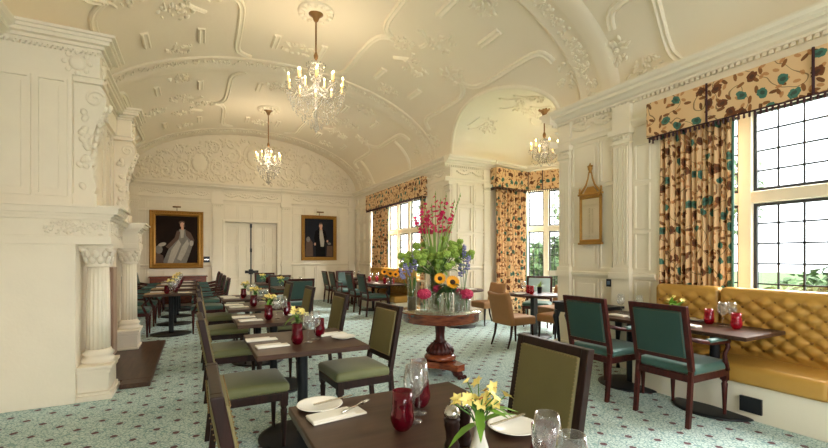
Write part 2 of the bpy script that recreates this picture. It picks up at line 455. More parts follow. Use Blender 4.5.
        if solid:
            s = o.modifiers.new('thick', 'SOLIDIFY'); s.thickness = solid; s.offset = 0
        return o

def thing(name, label, cat, loc=(0, 0, 0), rz=0.0, group=None):
    o = bpy.data.objects.new(name, None); COL.objects.link(o)
    o.empty_display_size = 0.05
    o.location = loc; o.rotation_euler = (0, 0, rz)
    return tag(o, label, cat, group)
def tag(o, label, cat, group=None):
    o['label'] = label; o['category'] = cat
    if group: o['group'] = group
    return o
def dup(root, loc, rz, label, group=None):
    r = root.copy(); COL.objects.link(r); r.location = loc; r.rotation_euler = (0, 0, rz); r['label'] = label
    if group: r['group'] = group
    for ch in list(root.children):
        c = ch.copy(); COL.objects.link(c); c.parent = r
        for g in list(ch.children):
            d = g.copy(); COL.objects.link(d); d.parent = c
    return r
def struct(o, label=None):
    if o.parent is None: o['kind'] = 'structure'
    if label: o['label'] = label; o['category'] = label.split()[-1] if False else 'room'
    return o
_used = {}
def place(key, maker, loc, rz, label, group=None):
    # the first of a kind is built, the others are copies of it
    if key not in _used:
        r = maker(); _used[key] = r
        r.location = loc; r.rotation_euler = (0, 0, rz); r['label'] = label
        if group: r['group'] = group
        return r
    return dup(_used[key], loc, rz, label, group)

# ------------------------------------------------------------------ room dimensions
XR, XL, YB, YF = 4.86, -1.66, 13.66, -4.0
XC, VA, ZS, VB = 1.6, 3.26, 3.54, 1.55
BY0, BY1, BYC, BH = 4.6, 7.6, 6.1, 0.74
def vpt(Y, ph, off=0.0):
    # a point on the vault, 'off' metres inside the room
    x = VA * math.cos(ph); z = VB * math.sin(ph)
    n = Vector((x / VA ** 2, 0, z / VB ** 2)).normalized()
    return Vector((XC + x, Y, ZS + z)) - n * off
def bay_h(Y):
    t = (Y - BYC) / ((BY1 - BY0) / 2)
    return BH * math.sqrt(max(0.0, 1 - t * t))

# floor
m = MB(); m.box(XL - 0.4, YF - 0.3, -0.12, 8.1, YB + 0.5, 0.0)
struct(m.build('floor', M_carpet))
# wall helpers -------------------------------------------------------
def extrude_profile(mb, prof, p0, p1, inward, up=(0, 0, 1)):
    # prof: (distance from wall, z); swept straight from p0 to p1; inward: unit vector off the wall
    p0, p1, inn = Vector(p0), Vector(p1), Vector(inward)
    a = [mb.pt(p0 + inn * d + Vector((0, 0, z))) for d, z in prof]
    b = [mb.pt(p1 + inn * d + Vector((0, 0, z))) for d, z in prof]
    n = len(a)
    for i in range(n): mb.face((a[i], a[(i + 1) % n], b[(i + 1) % n], b[i]))
    mb.face(a[::-1]); mb.face(b)
CORN = [(0, 3.36), (0.05, 3.36), (0.05, 3.385), (0.09, 3.40), (0.12, 3.43), (0.17, 3.44), (0.17, 3.475), (0.205, 3.49), (0.225, 3.52), (0.225, 3.54), (0, 3.54)]
ARCH = [(0, 3.02), (0.02, 3.02), (0.03, 3.06), (0.05, 3.09), (0.05, 3.115), (0, 3.115)]
DADO = [(0, 1.12), (0.02, 1.12), (0.045, 1.16), (0.045, 1.19), (0, 1.2)]
BASE = [(0, 0), (0.03, 0), (0.03, 0.14), (0.015, 0.17), (0, 0.17)]
def wseg(mb, p0, p1, z0, z1, th, inward):
    p0, p1, inn = Vector((p0[0], p0[1], 0)), Vector((p1[0], p1[1], 0)), Vector((inward[0], inward[1], 0))
    q = [p0, p1, p1 - inn * th, p0 - inn * th]
    mb.prism([(k.x, k.y, z0) for k in q], (0, 0, z1 - z0))
def dentils(mb, p0, p1, inward, z0=3.325, z1=3.36, step=0.055):
    p0, p1, inn = Vector(p0), Vector(p1), Vector(inward)
    Ln = (p1 - p0).length; d = (p1 - p0).normalized(); n = int(Ln / step)
    for k in range(n):
        c = p0 + d * (step * (k + 0.5))
        a, b = c - d * 0.016, c + d * 0.016
        q = [a, b, b + inn * 0.035, a + inn * 0.035]
        mb.prism([(v.x, v.y, z0) for v in q], (0, 0, z1 - z0))
def panels(mb, p0, p1, inward, us, zs_, bead=0.034, h=0.034):
    # raised bead frames around every panel: us = list of (u0,u1) metres along p0->p1, zs_ = list of (z0,z1)
    p0, p1, inn = Vector(p0), Vector(p1), Vector(inward); d = (p1 - p0).normalized()
    for u0, u1 in us:
        for z0, z1 in zs_:
            def bar(ua, ub, za, zb, hh):
                a, b = p0 + d * ua, p0 + d * ub
                q = [a, b, b + inn * hh, a + inn * hh]
                mb.prism([(v.x, v.y, za) for v in q], (0, 0, zb - za))
            bar(u0, u1, z0, z0 + bead, h); bar(u0, u1, z1 - bead, z1, h)
            bar(u0, u0 + bead, z0 + bead, z1 - bead, h); bar(u1 - bead, u1, z0 + bead, z1 - bead, h)
            g = 0.07
            if u1 - u0 > 0.2 and z1 - z0 > 0.2: bar(u0 + g, u1 - g, z0 + g, z1 - g, 0.012)
def pilaster(name, c, along, inward, wd=0.24, proj=0.07, z0=0.0, z1=3.02):
    # fluted pilaster on a pedestal with a small capital
    c, al, inn = Vector((c[0], c[1], 0)), Vector((along[0], along[1], 0)), Vector((inward[0], inward[1], 0))
    mb = MB()
    def blk(w_, pr, za, zb):
        q = [c - al * w_ / 2, c + al * w_ / 2, c + al * w_ / 2 + inn * pr, c - al * w_ / 2 + inn * pr]
        mb.prism([(v.x, v.y, za) for v in q], (0, 0, zb - za))
    blk(wd + 0.05, proj + 0.02, 0, 0.18); blk(wd + 0.02, proj + 0.005, 0.18, 1.12); blk(wd + 0.07, proj + 0.04, 1.12, 1.2)
    blk(wd + 0.03, proj + 0.02, 1.2, 1.26); blk(wd, proj - 0.012, 1.26, 2.84)
    nf = 6
    for k in range(nf):
        t = (k + 0.5) / nf - 0.5
        cc = c + al * (t * (wd - 0.02)); q = [cc - al * 0.011, cc + al * 0.011, cc + al * 0.011 + inn * proj, cc - al * 0.011 + inn * proj]
        mb.prism([(v.x, v.y, 1.3) for v in q], (0, 0, 1.5))
    blk(wd + 0.03, proj + 0.015, 2.84, 2.87); blk(wd + 0.01, proj, 2.87, 2.95); blk(wd + 0.07, proj + 0.04, 2.95, 3.02); blk(wd + 0.02, proj - 0.01, 3.02, 3.33)
    for k in range(5):
        t = (k + 0.5) / 5 - 0.5
        q = c + al * (t * wd) + inn * (proj + 0.005)
        mb.ball((q.x, q.y, 2.91), (0.02, 0.02, 0.026), 6, 4)
    return struct(mb.build(name, M_wall))
def frieze_relief(mb, p0, p1, inward, z=3.22):
    p0, p1, inn = Vector(p0), Vector(p1), Vector(inward); d = (p1 - p0); Ln = d.length; d.normalize()
    n = max(1, int(Ln / 0.34)); s = Ln / n
    for k in range(n):
        c = p0 + d * (s * (k + 0.5))
        for j in range(9):
            t = j / 8 * 2 - 1
            q = c + d * (t * s * 0.42) + inn * 0.008
            mb.ball((q.x, q.y, z - 0.05 * (1 - t * t) + 0.03), (0.03, 0.03, 0.026), 6, 4)
        for e in (-1, 1):
            pts = [c + d * (e * (0.03 + 0.05 * math.cos(a * 0.5))) + inn * 0.01 + Vector((0, 0, z + 0.06 + 0.02 * math.sin(a * 0.5) - c.z)) for a in range(9)]
            mb.tube(pts, 0.014, 5)

# ---- right wall (X = 4.86): near window, pier, bay opening, far wall with window
W1 = (-0.6, 3.05); W2 = (8.78, 12.28); TH = 0.42
ins = (-1, 0, 0)
mb = MB()
def rw(y0, y1, z0, z1): mb.box(XR, y0, z0, XR + TH, y1, z1)
rw(YF - 0.2, W1[0], 0, 3.95); rw(W1[0], W1[1], 0, 0.85); rw(W1[0], W1[1], 2.98, 3.95); rw(W1[1], BY0, 0, 3.56)
rw(BY1, W2[0], 0, 3.56); rw(W2[0], W2[1], 0, 0.85); rw(W2[0], W2[1], 2.98, 3.95); rw(W2[1], YB + 0.3, 0, 3.95)
wall_right = struct(mb.build('wall_right', M_wall))
mb = MB()
panels(mb, (XR, 3.66, 0), (XR, 4.36, 0), ins, [(0.03, 0.22), (0.25, 0.69)], [(0.2, 0.62), (0.66, 1.1), (1.24, 1.62), (1.66, 2.36), (2.4, 2.98)], 0.02, 0.016)
panels(mb, (XR, 3.14, 0), (XR, 3.40, 0), ins, [(0.04, 0.24)], [(0.2, 1.1), (1.24, 1.7), (1.74, 2.3), (2.34, 2.8)], 0.02, 0.016)
panels(mb, (XR, 7.86, 0), (XR, 8.76, 0), ins, [(0.04, 0.42), (0.46, 0.86)], [(0.2, 0.62), (0.66, 1.1), (1.24, 1.9), (1.94, 2.5), (2.54, 2.98)])
panels(mb, (XR, 12.3, 0), (XR, 13.35, 0), ins, [(0.05, 0.5), (0.54, 1.0)], [(0.2, 0.62), (0.66, 1.1), (1.24, 1.9), (1.94, 2.5), (2.54, 2.98)])
mb.build('panelling', M_wall, wall_right)
mb = MB()
for y0, y1 in ((YF, BY0), (BY1, YB)):
    extrude_profile(mb, CORN, (XR, y0, 0), (XR, y1, 0), ins); extrude_profile(mb, ARCH, (XR, y0, 0), (XR, y1, 0), ins)
    dentils(mb, (XR, y0, 0), (XR, y1, 0), ins)
for y0, y1 in ((3.1, BY0), (BY1, 8.8), (12.25, YB), (YF, -0.6)):
    extrude_profile(mb, DADO, (XR, y0, 0), (XR, y1, 0), ins)
frieze_relief(mb, (XR, 3.66, 0), (XR, 4.36, 0), ins); frieze_relief(mb, (XR, 7.9, 0), (XR, 8.7, 0), ins)
# returns of the cornice round the jambs of the bay
for y, s in ((BY0, -1), (BY1, 1)):
    yy = y
    extrude_profile(mb, CORN, (XR - 0.0, yy, 0), (XR + TH, yy, 0), (0, -s, 0)) if False else None
struct(mb.build('trim_1', M_wall))
mb = MB()
for y0, y1 in ((YF, BY0), (BY1, YB)): extrude_profile(mb, BASE, (XR, y0, 0), (XR, y1, 0), ins)
struct(mb.build('baseboard_right', M_wall))
pilaster('trim_2', (XR, 3.535), (0, 1), ins, 0.23)
pilaster('trim_3', (XR, 4.48), (0, 1), ins, 0.2, 0.05)
pilaster('trim_4', (XR, 7.73), (0, 1), ins, 0.22, 0.05)
pilaster('trim_5', (XR, 13.48), (0, 1), ins, 0.22, 0.05)

# ---- bay walls
BP = [(XR + TH, BY1), (5.87, 7.6), (7.0, 7.75), (7.5, 6.9), (7.5, 5.3), (7.0, 4.45), (5.87, 4.6), (XR + TH, BY0)]
def inward_of(p0, p1):
    d = Vector((p1[0] - p0[0], p1[1] - p0[1], 0)).normalized(); return Vector((d.y, -d.x, 0)) * 1.0
def stone_window(name, p0, p1, z0, z1, nx, transoms, setback=0.22, lead=(4, 0.17), th=0.4, inn=None):
    # leaded casements in a stone mullion grid between p0 and p1 (floor plan), set back in the wall
    p0, p1 = Vector((p0[0], p0[1], 0)), Vector((p1[0], p1[1], 0))
    inn = inn or inward_of(p0, p1); d = (p1 - p0).normalized(); Ln = (p1 - p0).length
    root = bpy.data.objects.new(name, None); COL.objects.link(root); root['kind'] = 'structure'
    def bar(mb, ua, ub, za, zb, d0, d1):
        a, b = p0 + d * ua, p0 + d * ub
        q = [a - inn * d0, b - inn * d0, b - inn * d1, a - inn * d1]
        mb.prism([(v.x, v.y, za) for v in q], (0, 0, zb - za))
    fr = MB(); s0, s1 = setback, setback + 0.14
    mw = 0.06
    bar(fr, 0, 0.07, z0, z1, s0, s1); bar(fr, Ln - 0.07, Ln, z0, z1, s0, s1); bar(fr, 0.07, Ln - 0.07, z1 - 0.07, z1, s0, s1); bar(fr, 0.07, Ln - 0.07, z0, z0 + 0.07, s0, s1)
    for k in range(1, nx): u = Ln * k / nx; bar(fr, u - mw, u + mw, z0 + 0.07, z1 - 0.07, s0, s1)
    zz = [z0] + list(transoms) + [z1]
    for t in transoms:
        for k in range(nx): bar(fr, Ln * k / nx + (mw if k else 0.07), Ln * (k + 1) / nx - (mw if k < nx - 1 else 0.07), t - 0.06, t + 0.06, s0, s1)
    fr.build('window_frame', M_stone, root, 0.012)
    sl = MB(); bar(sl, 0.0, Ln, z0 - 0.05, z0, -0.05, s0); sl.build('window_sill', M_stone, root)
    pm = MB(); lm = MB(); cas = MB()
    for k in range(nx):
        ua = Ln * k / nx + mw; ub = Ln * (k + 1) / nx - mw
        for za, zb in zip(zz, zz[1:]):
            za2, zb2 = za + 0.065, zb - 0.065
            bar(pm, ua + 0.03, ub - 0.03, za2 + 0.03, zb2 - 0.03, s0 + 0.07, s0 + 0.074)
            for (a, b, c_, e) in ((ua, ua + 0.03, za2, zb2), (ub - 0.03, ub, za2, zb2), (ua + 0.03, ub - 0.03, za2, za2 + 0.03), (ua + 0.03, ub - 0.03, zb2 - 0.03, zb2)):
                bar(cas, a, b, c_, e, s0 + 0.05, s0 + 0.09)
            nl = lead[0]
            for j in range(1, nl): u = ua + (ub - ua) * j / nl; bar(lm, u - 0.008, u + 0.008, za2 + 0.03, zb2 - 0.03, s0 + 0.064, s0 + 0.08)
            nr = max(2, int(round((zb2 - za2) / lead[1])))
            for j in range(1, nr): zq = za2 + (zb2 - za2) * j / nr; bar(lm, ua + 0.03, ub - 0.03, zq - 0.008, zq + 0.008, s0 + 0.064, s0 + 0.08)
    pm.build('pane', G_pane, root); lm.build('leading', M_lead, root); cas.build('casement', M_lead, root)
    return root
walls = MB()
ZB0, ZB1 = 0.62, 3.05
bay_win = []
for i, (a, b) in enumerate(zip(BP, BP[1:])):
    inn = inward_of(a, b)
    th = 0.4
    if i in (2, 3, 4):
        wseg(walls, a, b, 0, ZB0, th, inn); wseg(walls, a, b, ZB1, 4.5, th, inn)
        bay_win.append((a, b, inn))
    else:
        wseg(walls, a, b, 0, 4.5 if i not in (0, 6) else 3.56, th, inn)
wall_bay = struct(walls.build('wall_bay', M_wall))
pn = MB()
panels(pn, (XR, BY1, 0), (5.87, BY1, 0), (0, -1, 0), [(0.12, 0.5), (0.54, 0.92)], [(0.2, 0.62), (0.66, 1.1), (1.24, 1.9), (1.94, 2.5), (2.54, 2.98)])
panels(pn, (5.87, BY0, 0), (XR, BY0, 0), (0, 1, 0), [(0.08, 0.46), (0.5, 0.9)], [(0.2, 0.62), (0.66, 1.1), (1.24, 1.9), (1.94, 2.5), (2.54, 2.98)])
pn.build('panelling', M_wall, wall_bay)
tr = MB()
for i, (a, b) in enumerate(zip(BP, BP[1:])):
    inn = inward_of(a, b); A, B = Vector((a[0], a[1], 0)), Vector((b[0], b[1], 0))
    d = (B - A).normalized()
    if i == 0: A = A - d * (TH + 0.2)
    if i == 6: B = B + d * (TH + 0.2)
    extrude_profile(tr, CORN, A, B, inn)
    if i in (0, 6):
        extrude_profile(tr, ARCH, A, B, inn); extrude_profile(tr, DADO, A, B, inn); dentils(tr, A, B, inn); frieze_relief(tr, A + d * 0.3, B - d * 0.1, inn)
    extrude_profile(tr, BASE, A, B, inn)
struct(tr.build('trim_6', M_wall))
pilaster('trim_7', (5.76, BY1), (1, 0), (0, -1, 0), 0.16, 0.05)
n_ = 0
for (a, b, inn), nx in zip(bay_win, (2, 3, 2)):
    n_ += 1
    stone_window('window_%d' % (n_ + 3), a, b, ZB0, ZB1, nx, (2.08,), 0.12, (3, 0.2), inn=inn)
stone_window('window_1', (XR, W1[1]), (XR, W1[0]), 0.85, 2.98, 5, (2.02,), 0.26, (3, 0.2), inn=Vector((-1, 0, 0)))
stone_window('window_2', (XR, W2[1]), (XR, W2[0]), 0.85, 2.98, 5, (2.12,), 0.26, (3, 0.2), inn=Vector((-1, 0, 0)))

# ---- left wall, rear wall behind the camera
mb = MB(); mb.box(XL - 0.3, YF - 0.2, 0, XL, YB + 0.3, 3.95)
wall_left = struct(mb.build('wall_left', M_wall))
mb = MB()
for y0, y1 in ((7.95, 13.6), (YF, 4.95)):
    us = []; u = 0.1; Ln = y1 - y0
    while u + 0.62 < Ln: us.append((u, u + 0.6)); u += 0.68
    panels(mb, (XL, y0, 0), (XL, y1, 0), (1, 0, 0), us, [(0.22, 1.1), (1.24, 2.1), (2.14, 2.98)])
mb.build('panelling', M_wall, wall_left)
mb = MB()
extrude_profile(mb, CORN, (XL, YF, 0), (XL, YB, 0), (1, 0, 0)); extrude_profile(mb, ARCH, (XL, YF, 0), (XL, YB, 0), (1, 0, 0)); dentils(mb, (XL, YF, 0), (XL, YB, 0), (1, 0, 0))
for y0, y1 in ((YF, 5.0), (7.85, YB)): extrude_profile(mb, DADO, (XL, y0, 0), (XL, y1, 0), (1, 0, 0))
struct(mb.build('trim_8', M_wall))
mb = MB()
for y0, y1 in ((YF, 5.0), (7.85, YB)): extrude_profile(mb, BASE, (XL, y0, 0), (XL, y1, 0), (1, 0, 0))
struct(mb.build('baseboard_left', M_wall))
mb = MB(); wx0, wx1 = -0.4, 3.6
mb.box(XL - 0.3, YF - 0.3, 0, wx0, YF, 5.3); mb.box(wx1, YF - 0.3, 0, XR + 0.4, YF, 5.3); mb.box(wx0, YF - 0.3, 0, wx1, YF, 0.7); mb.box(wx0, YF - 0.3, 3.3, wx1, YF, 5.3)
struct(mb.build('wall_front', M_wall))
stone_window('window_3', (wx1, YF), (wx0, YF), 0.7, 3.3, 5, (2.2,), 0.1, (3, 0.2), inn=Vector((0, 1, 0)))

# ---- back wall with the double door, pilasters, frieze and lunette
DX0, DX1, DZ = 0.76, 2.26, 2.45
mb = MB()
mb.box(XL - 0.3, YB, 0, DX0, YB + 0.3, 5.4); mb.box(DX1, YB, 0, XR + 0.4, YB + 0.3, 5.4); mb.box(DX0, YB, DZ, DX1, YB + 0.3, 5.4)
mb.box(DX0, YB + 0.27, 0, DX1, YB + 0.3, DZ)
wall_back = struct(mb.build('wall_back', M_wall))
inb = (0, -1, 0)
mb = MB()
zrows = [(0.2, 0.62), (0.66, 1.1), (1.24, 1.72), (1.76, 2.24), (2.28, 2.72), (2.76, 2.99)]
def cols(a, b, n): s = (b - a) / n; return [(a + s * k + 0.012, a + s * (k + 1) - 0.012) for k in range(n)]
panels(mb, (0, YB, 0), (1, YB, 0), inb, cols(-1.62, 0.40, 5) + cols(2.72, 4.62, 5), zrows)
panels(mb, (0, YB, 0), (1, YB, 0), inb, cols(0.74, 2.30, 4), [(2.52, 2.99)])
mb.build('panelling', M_wall, wall_back)
mb = MB()
extrude_profile(mb, CORN, (XL, YB, 0), (XR, YB, 0), inb); extrude_profile(mb, ARCH, (XL, YB, 0), (XR, YB, 0), inb); dentils(mb, (XL, YB, 0), (XR, YB, 0), inb)
for x0, x1 in ((XL, 0.42), (2.66, XR)): extrude_profile(mb, DADO, (x0, YB, 0), (x1, YB, 0), inb)
for x0, x1 in ((-1.6, 0.35), (0.75, 2.3), (2.75, 4.6)): frieze_relief(mb, (x0, YB, 0), (x1, YB, 0), inb)
for xc_ in (0.55, 2.52):
    mb.box(xc_ - 0.16, YB - 0.07, 3.02, xc_ + 0.16, YB, 3.115); mb.box(xc_ - 0.13, YB - 0.06, 3.115, xc_ + 0.13, YB, 3.36)
    extrude_profile(mb, [(d + 0.06, z) for d, z in CORN], (xc_ - 0.17, YB, 0), (xc_ + 0.17, YB, 0), inb)
struct(mb.build('trim_9', M_wall))
mb = MB()
for x0, x1 in ((XL, 0.42), (2.66, XR)): extrude_profile(mb, BASE, (x0, YB, 0), (x1, YB, 0), inb)
struct(mb.build('baseboard_back', M_wall))
pilaster('trim_10', (0.55, YB), (1, 0), inb, 0.25, 0.06)
pilaster('trim_11', (2.52, YB), (1, 0), inb, 0.25, 0.06)
pilaster('trim_12', (4.70, YB), (1, 0), inb, 0.22, 0.05)
pilaster('trim_13', (-1.5, YB), (1, 0), inb, 0.22, 0.05)
mb = MB()
mb.box(DX0 - 0.07, YB - 0.03, 0, DX0, YB, DZ + 0.07); mb.box(DX1, YB - 0.03, 0, DX1 + 0.07, YB, DZ + 0.07); mb.box(DX0, YB - 0.03, DZ, DX1, YB, DZ + 0.07)
struct(mb.build('trim_14', M_wall, bevel=0.008))
for nm, x0, x1 in (('door_1', DX0 + 0.005, 1.495), ('door_2', 1.505, DX1 - 0.005)):
    mb = MB(); mb.box(x0, YB + 0.16, 0.012, x1, YB + 0.21, DZ - 0.01)
    dr = struct(mb.build(nm, M_wall))
    mb = MB(); wdt = x1 - x0
    panels(mb, (x0, YB + 0.16, 0), (x1, YB + 0.16, 0), inb, cols(0.07, wdt - 0.07, 2), [(0.12, 0.72), (0.78, 1.2), (1.26, 1.76), (1.82, 2.36)])
    mb.build('door_panel', M_wall, dr)
    if nm == 'door_2':
        mb = MB(); mb.box(1.33, YB + 0.125, 0.90, 1.72, YB + 0.16, 0.985); mb.box(1.44, YB + 0.11, 0.87, 1.56, YB + 0.16, 1.02)
        mb.ball((1.62, YB + 0.09, 0.94), 0.03); mb.ball((1.40, YB + 0.09, 0.94), 0.03)
        mb.build('door_latch', M_black, dr)
        mb = MB(); mb.box(1.485, YB + 0.14, 0.1, 1.52, YB + 0.16, 2.4); mb.box(1.475, YB + 0.12, 1.55, 1.53, YB + 0.16, 1.66); mb.box(1.475, YB + 0.12, 2.3, 1.53, YB + 0.16, 2.42)
        mb.build('door_bolt', M_black, dr)

# lunette relief: scrolls, shields and leafage
mb = MB()
rr = random.Random(3)
yl = YB - 0.018
def spiral(cx, cz, r0, turns, s, a0, rad=0.042):
    pts = []; n = int(26 * turns)
    for k in range(n + 1):
        t = k / n; r = r0 * (1 - 0.85 * t); a = a0 + s * turns * 2 * PI * t
        pts.append((cx + r * math.cos(a), yl, cz + r * math.sin(a)))
    mb.tube(pts, [rad * (1 - 0.45 * k / n) for k in range(n + 1)], 6)
def arch_z(x): return ZS + VB * math.sqrt(max(0, 1 - ((x - XC) / VA) ** 2))
for s in (-1, 1):
    for dx, z, r, a in ((0.42, 3.86, 0.24, 0.4), (0.62, 4.42, 0.22, 2.0), (1.02, 4.05, 0.26, 3.6), (1.12, 4.60, 0.18, 1.0), (1.95, 3.92, 0.22, 0.9), (2.35, 3.80, 0.17, 2.6), (2.55, 4.05, 0.12, 0.3), (2.85, 3.72, 0.10, 0.0), (0.9, 3.72, 0.12, 2.2)):
        spiral(XC + s * dx, z, r, 1.35, s, a if s > 0 else PI - a)
    # cartouche
    cx = XC + s * 1.52; 
    mb.ball((cx, yl + 0.0, 4.12), (0.20, 0.05, 0.27), 14, 10)
    mb.tube([(cx + 0.27 * math.cos(k * PI / 10), yl, 4.12 + 0.34 * math.sin(k * PI / 10)) for k in range(21)], 0.03, 6)
    for e in (-1, 1): spiral(cx + e * 0.24, 4.40, 0.12, 1.1, e, 0.2, 0.026)
mb.ball((XC, yl, 4.45), (0.24, 0.06, 0.30), 14, 10)
mb.tube([(XC + 0.32 * math.cos(k * PI / 10), yl, 4.45 + 0.38 * math.sin(k * PI / 10)) for k in range(21)], 0.03, 6)
for k in range(620):
    x = rr.uniform(XL + 0.25, XR - 0.25); zt = arch_z(x) - 0.16
    if zt < 3.66: continue
    z = rr.uniform(3.62, zt)
    a = rr.uniform(0, PI)
    mb.ball((x, yl + 0.004, z), (0.026, 0.05, rr.uniform(0.045, 0.085)), 5, 4, Matrix.Rotation(a, 3, 'Y'))
mb.build('lunette_relief', M_relief, wall_back)

# ---- ceiling: barrel vault with the arch of the bay cut in, strapwork, ribs and sprigs
NPH = 56
ys = sorted(set([round(YF - 0.2 + 0.25 * k, 4) for k in range(int((YB + 0.4 - YF) / 0.25) + 1)] + [YB + 0.1] + [round(BY0 + (BY1 - BY0) * (1 - math.cos(PI * k / 40)) / 2, 4) for k in range(41)]))
ys = [y for y in ys if not (BY0 - 0.02 < y < BY1 + 0.02) or any(abs(y - (BY0 + (BY1 - BY0) * (1 - math.cos(PI * k / 40)) / 2)) < 1e-3 for k in range(41))]
rows = []
for y in ys:
    p0 = math.asin(min(1, bay_h(y) / VB)) if BY0 <= y <= BY1 else 0.0
    rows.append([vpt(y, p0 + (PI - p0) * k / NPH) for k in range(NPH + 1)])
mb = MB(); mb.grid(rows)
ceiling = struct(mb.build('ceiling', M_ceil))
# bay vault
mb = MB()
gy = [BY0 + (BY1 - BY0) * (1 - math.cos(PI * k / 40)) / 2 for k in range(41)]
rows = []
for y in gy:
    ph = math.asin(min(1, bay_h(y) / VB)); x0 = XC + VA * math.cos(ph)
    rows.append([(x0 + (7.9 - x0) * k / 10, y, ZS + bay_h(y)) for k in range(11)])
mb.grid(rows)
mb.box(XR + 0.0, BY1, 3.541, 8.0, BY1 + 0.6, 3.6); mb.box(XR, BY0 - 0.6, 3.541, 8.0, BY0, 3.6)
M_bayc = mat('bay_plaster', (243, 234, 214), 0.7, var=0.03, scale=0.8)
mb.build('bay_vault', M_bayc, ceiling)
# moulded edge of the bay arch
mb = MB(); pts = []
for y in gy:
    ph = math.asin(min(1, bay_h(y) / VB)); pts.append(vpt(y, ph, 0.01))
mb.tube(pts, 0.035, 8); mb.build('arch_edge', M_relief, ceiling)
# rib arches
for yr in (-0.62, 3.94, 8.5, 13.2):
    mb = MB(); prof = [(-0.27, 0.0), (-0.27, 0.025), (-0.23, 0.032), (-0.19, 0.014), (0.05, 0.014), (0.08, 0.032), (0.12, 0.036), (0.22, 0.045), (0.30, 0.036), (0.34, 0.018), (0.36, 0.0)]
    s = 1 if yr < 5 else -1
    mb.grid([[vpt(yr - s * 0 + (-s if yr < 5 else -s) * dy * (1 if True else 1), PI * k / 72, h) for dy, h in prof] for k in range(73)])
    mb.build('rib_arch', M_ceil, ceiling)
    mb = MB(); r2 = random.Random(int(yr * 10) + 50)
    for k in range(420):
        ph = r2.uniform(0.03, PI - 0.03); dy = r2.uniform(-0.15, 0.03)
        q = vpt(yr - s * dy, ph, 0.018)
        mb.ball(q, (0.012, r2.uniform(0.02, 0.035), 0.022), 5, 4, Matrix.Rotation(r2.uniform(0, PI), 3, (q - Vector((XC, q.y, ZS))).normalized()))
    mb.build('rib_foliage', M_relief, ceiling)
def strap(mb, path, wd=0.10, h=0.045):
    # double-ridged strap following (Y, phi) points on the vault
    P = []
    # resample with Catmull-Rom
    n = len(path)
    for i in range(n - 1):
        p0, p1, p2, p3 = path[max(i - 1, 0)], path[i], path[i + 1], path[min(i + 2, n - 1)]
        st = max(2, int(abs(p2[0] - p1[0]) / 0.12 + abs(p2[1] - p1[1]) / 0.04))
        for k in range(st):
            t = k / st
            P.append(tuple(0.5 * ((2 * b) + (c - a) * t + (2 * a - 5 * b + 4 * c - d) * t * t + (3 * b - a - 3 * c + d) * t ** 3) for a, b, c, d in zip(p0, p1, p2, p3)))
    P.append(path[-1])
    prof = [(-0.5, 0), (-0.46, 0.55), (-0.3, 0.9), (-0.12, 0.55), (0.12, 0.55), (0.3, 0.9), (0.46, 0.55), (0.5, 0)]
    rows = []
    for i, (y, ph) in enumerate(P):
        a, b = vpt(*P[max(i - 1, 0)]), vpt(*P[min(i + 1, len(P) - 1)])
        d = (b - a).normalized(); q = vpt(y, ph); nrm = (vpt(y, ph, 1.0) - q).normalized(); s = d.cross(nrm).normalized()
        rows.append([q + s * (u * wd) + nrm * (hh * h) for u, hh in prof])
    I = mb.grid(rows, smooth=False)
    mb.face(I[0]); mb.face(I[-1][::-1])
def sprig(mb, y, ph, R, r2):
    R *= 1.2
    for k in range(int(16 + R * 60)):
        a = r2.uniform(0, 2 * PI); d = R * math.sqrt(r2.random())
        dphi = d * math.sin(a) / 2.6
        q = vpt(y + d * math.cos(a), ph + dphi, 0.006)
        n = (vpt(y, ph, 1) - vpt(y, ph)).normalized()
        Rm = n.to_track_quat('Z', 'Y').to_matrix() @ Matrix.Rotation(a + r2.uniform(-0.7, 0.7), 3, 'Z')
        mb.ball(q, (r2.uniform(0.03, 0.055), 0.017, 0.032), 6, 4, Rm)
for bi, yc in enumerate((-2.9, 1.66, 6.22, 10.78)):
    ms = MB(); mf = MB(); r2 = random.Random(bi)
    for mir in (False, True):
        g = (lambda p: PI - p) if mir else (lambda p: p)
        # lower strap with ogee cusp
        for s in (-1, 1):
            def Y(dy): return yc + s * dy
            lim = 2.1
            strap(ms, [(Y(1.80), g(0.44)), (Y(1.74), g(0.52)), (Y(1.55), g(0.556)), (Y(0.9), g(0.556)), (Y(0.4), g(0.556)), (Y(0.16), g(0.585)), (Y(0.0), g(0.655))])
            strap(ms, [(Y(1.93), g(1.345)), (Y(1.80), g(1.295)), (Y(1.6), g(1.268)), (Y(0.9), g(1.264)), (Y(0.3), g(1.255)), (Y(0.08), g(1.225)), (Y(0.02), g(1.19))])
            for ph in (0.80, 1.085, 1.45): strap(ms, [(Y(0.98), g(ph)), (Y(1.2), g(ph)), (Y(1.43), g(ph))], 0.12, 0.05)
            if yc < 5 or yc > 8: 
                strap(ms, [(Y(1.2), g(0.52)), (Y(1.25), g(0.38)), (Y(1.27), g(0.24)), (Y(1.24), g(0.12)), (Y(1.15), g(0.04))], 0.09)
            strap(ms, [(Y(0.5), g(1.10)), (Y(0.3), g(1.02)), (Y(0.12), g(1.03))], 0.07, 0.035)
            sprig(mf, Y(1.63), g(0.965), 0.17, r2); sprig(mf, Y(0.48), g(0.957), 0.2, r2)
        for ph, R in ((0.745, 0.2), (1.12, 0.17)): sprig(mf, yc, g(ph), R, r2)
        sprig(mf, yc + 1.95, g(0.30), 0.22, r2); sprig(mf, yc - 1.95, g(0.30), 0.22, r2)
        if yc < 5 or yc > 8: sprig(mf, yc + 1.6, g(0.09), 0.2, r2)
    for s in (-1, 1): sprig(mf, yc + s * 1.33, PI / 2, 0.2, r2)
    ms.build('strapwork', M_relief, ceiling); mf.build('leaf_sprigs', M_relief, ceiling)
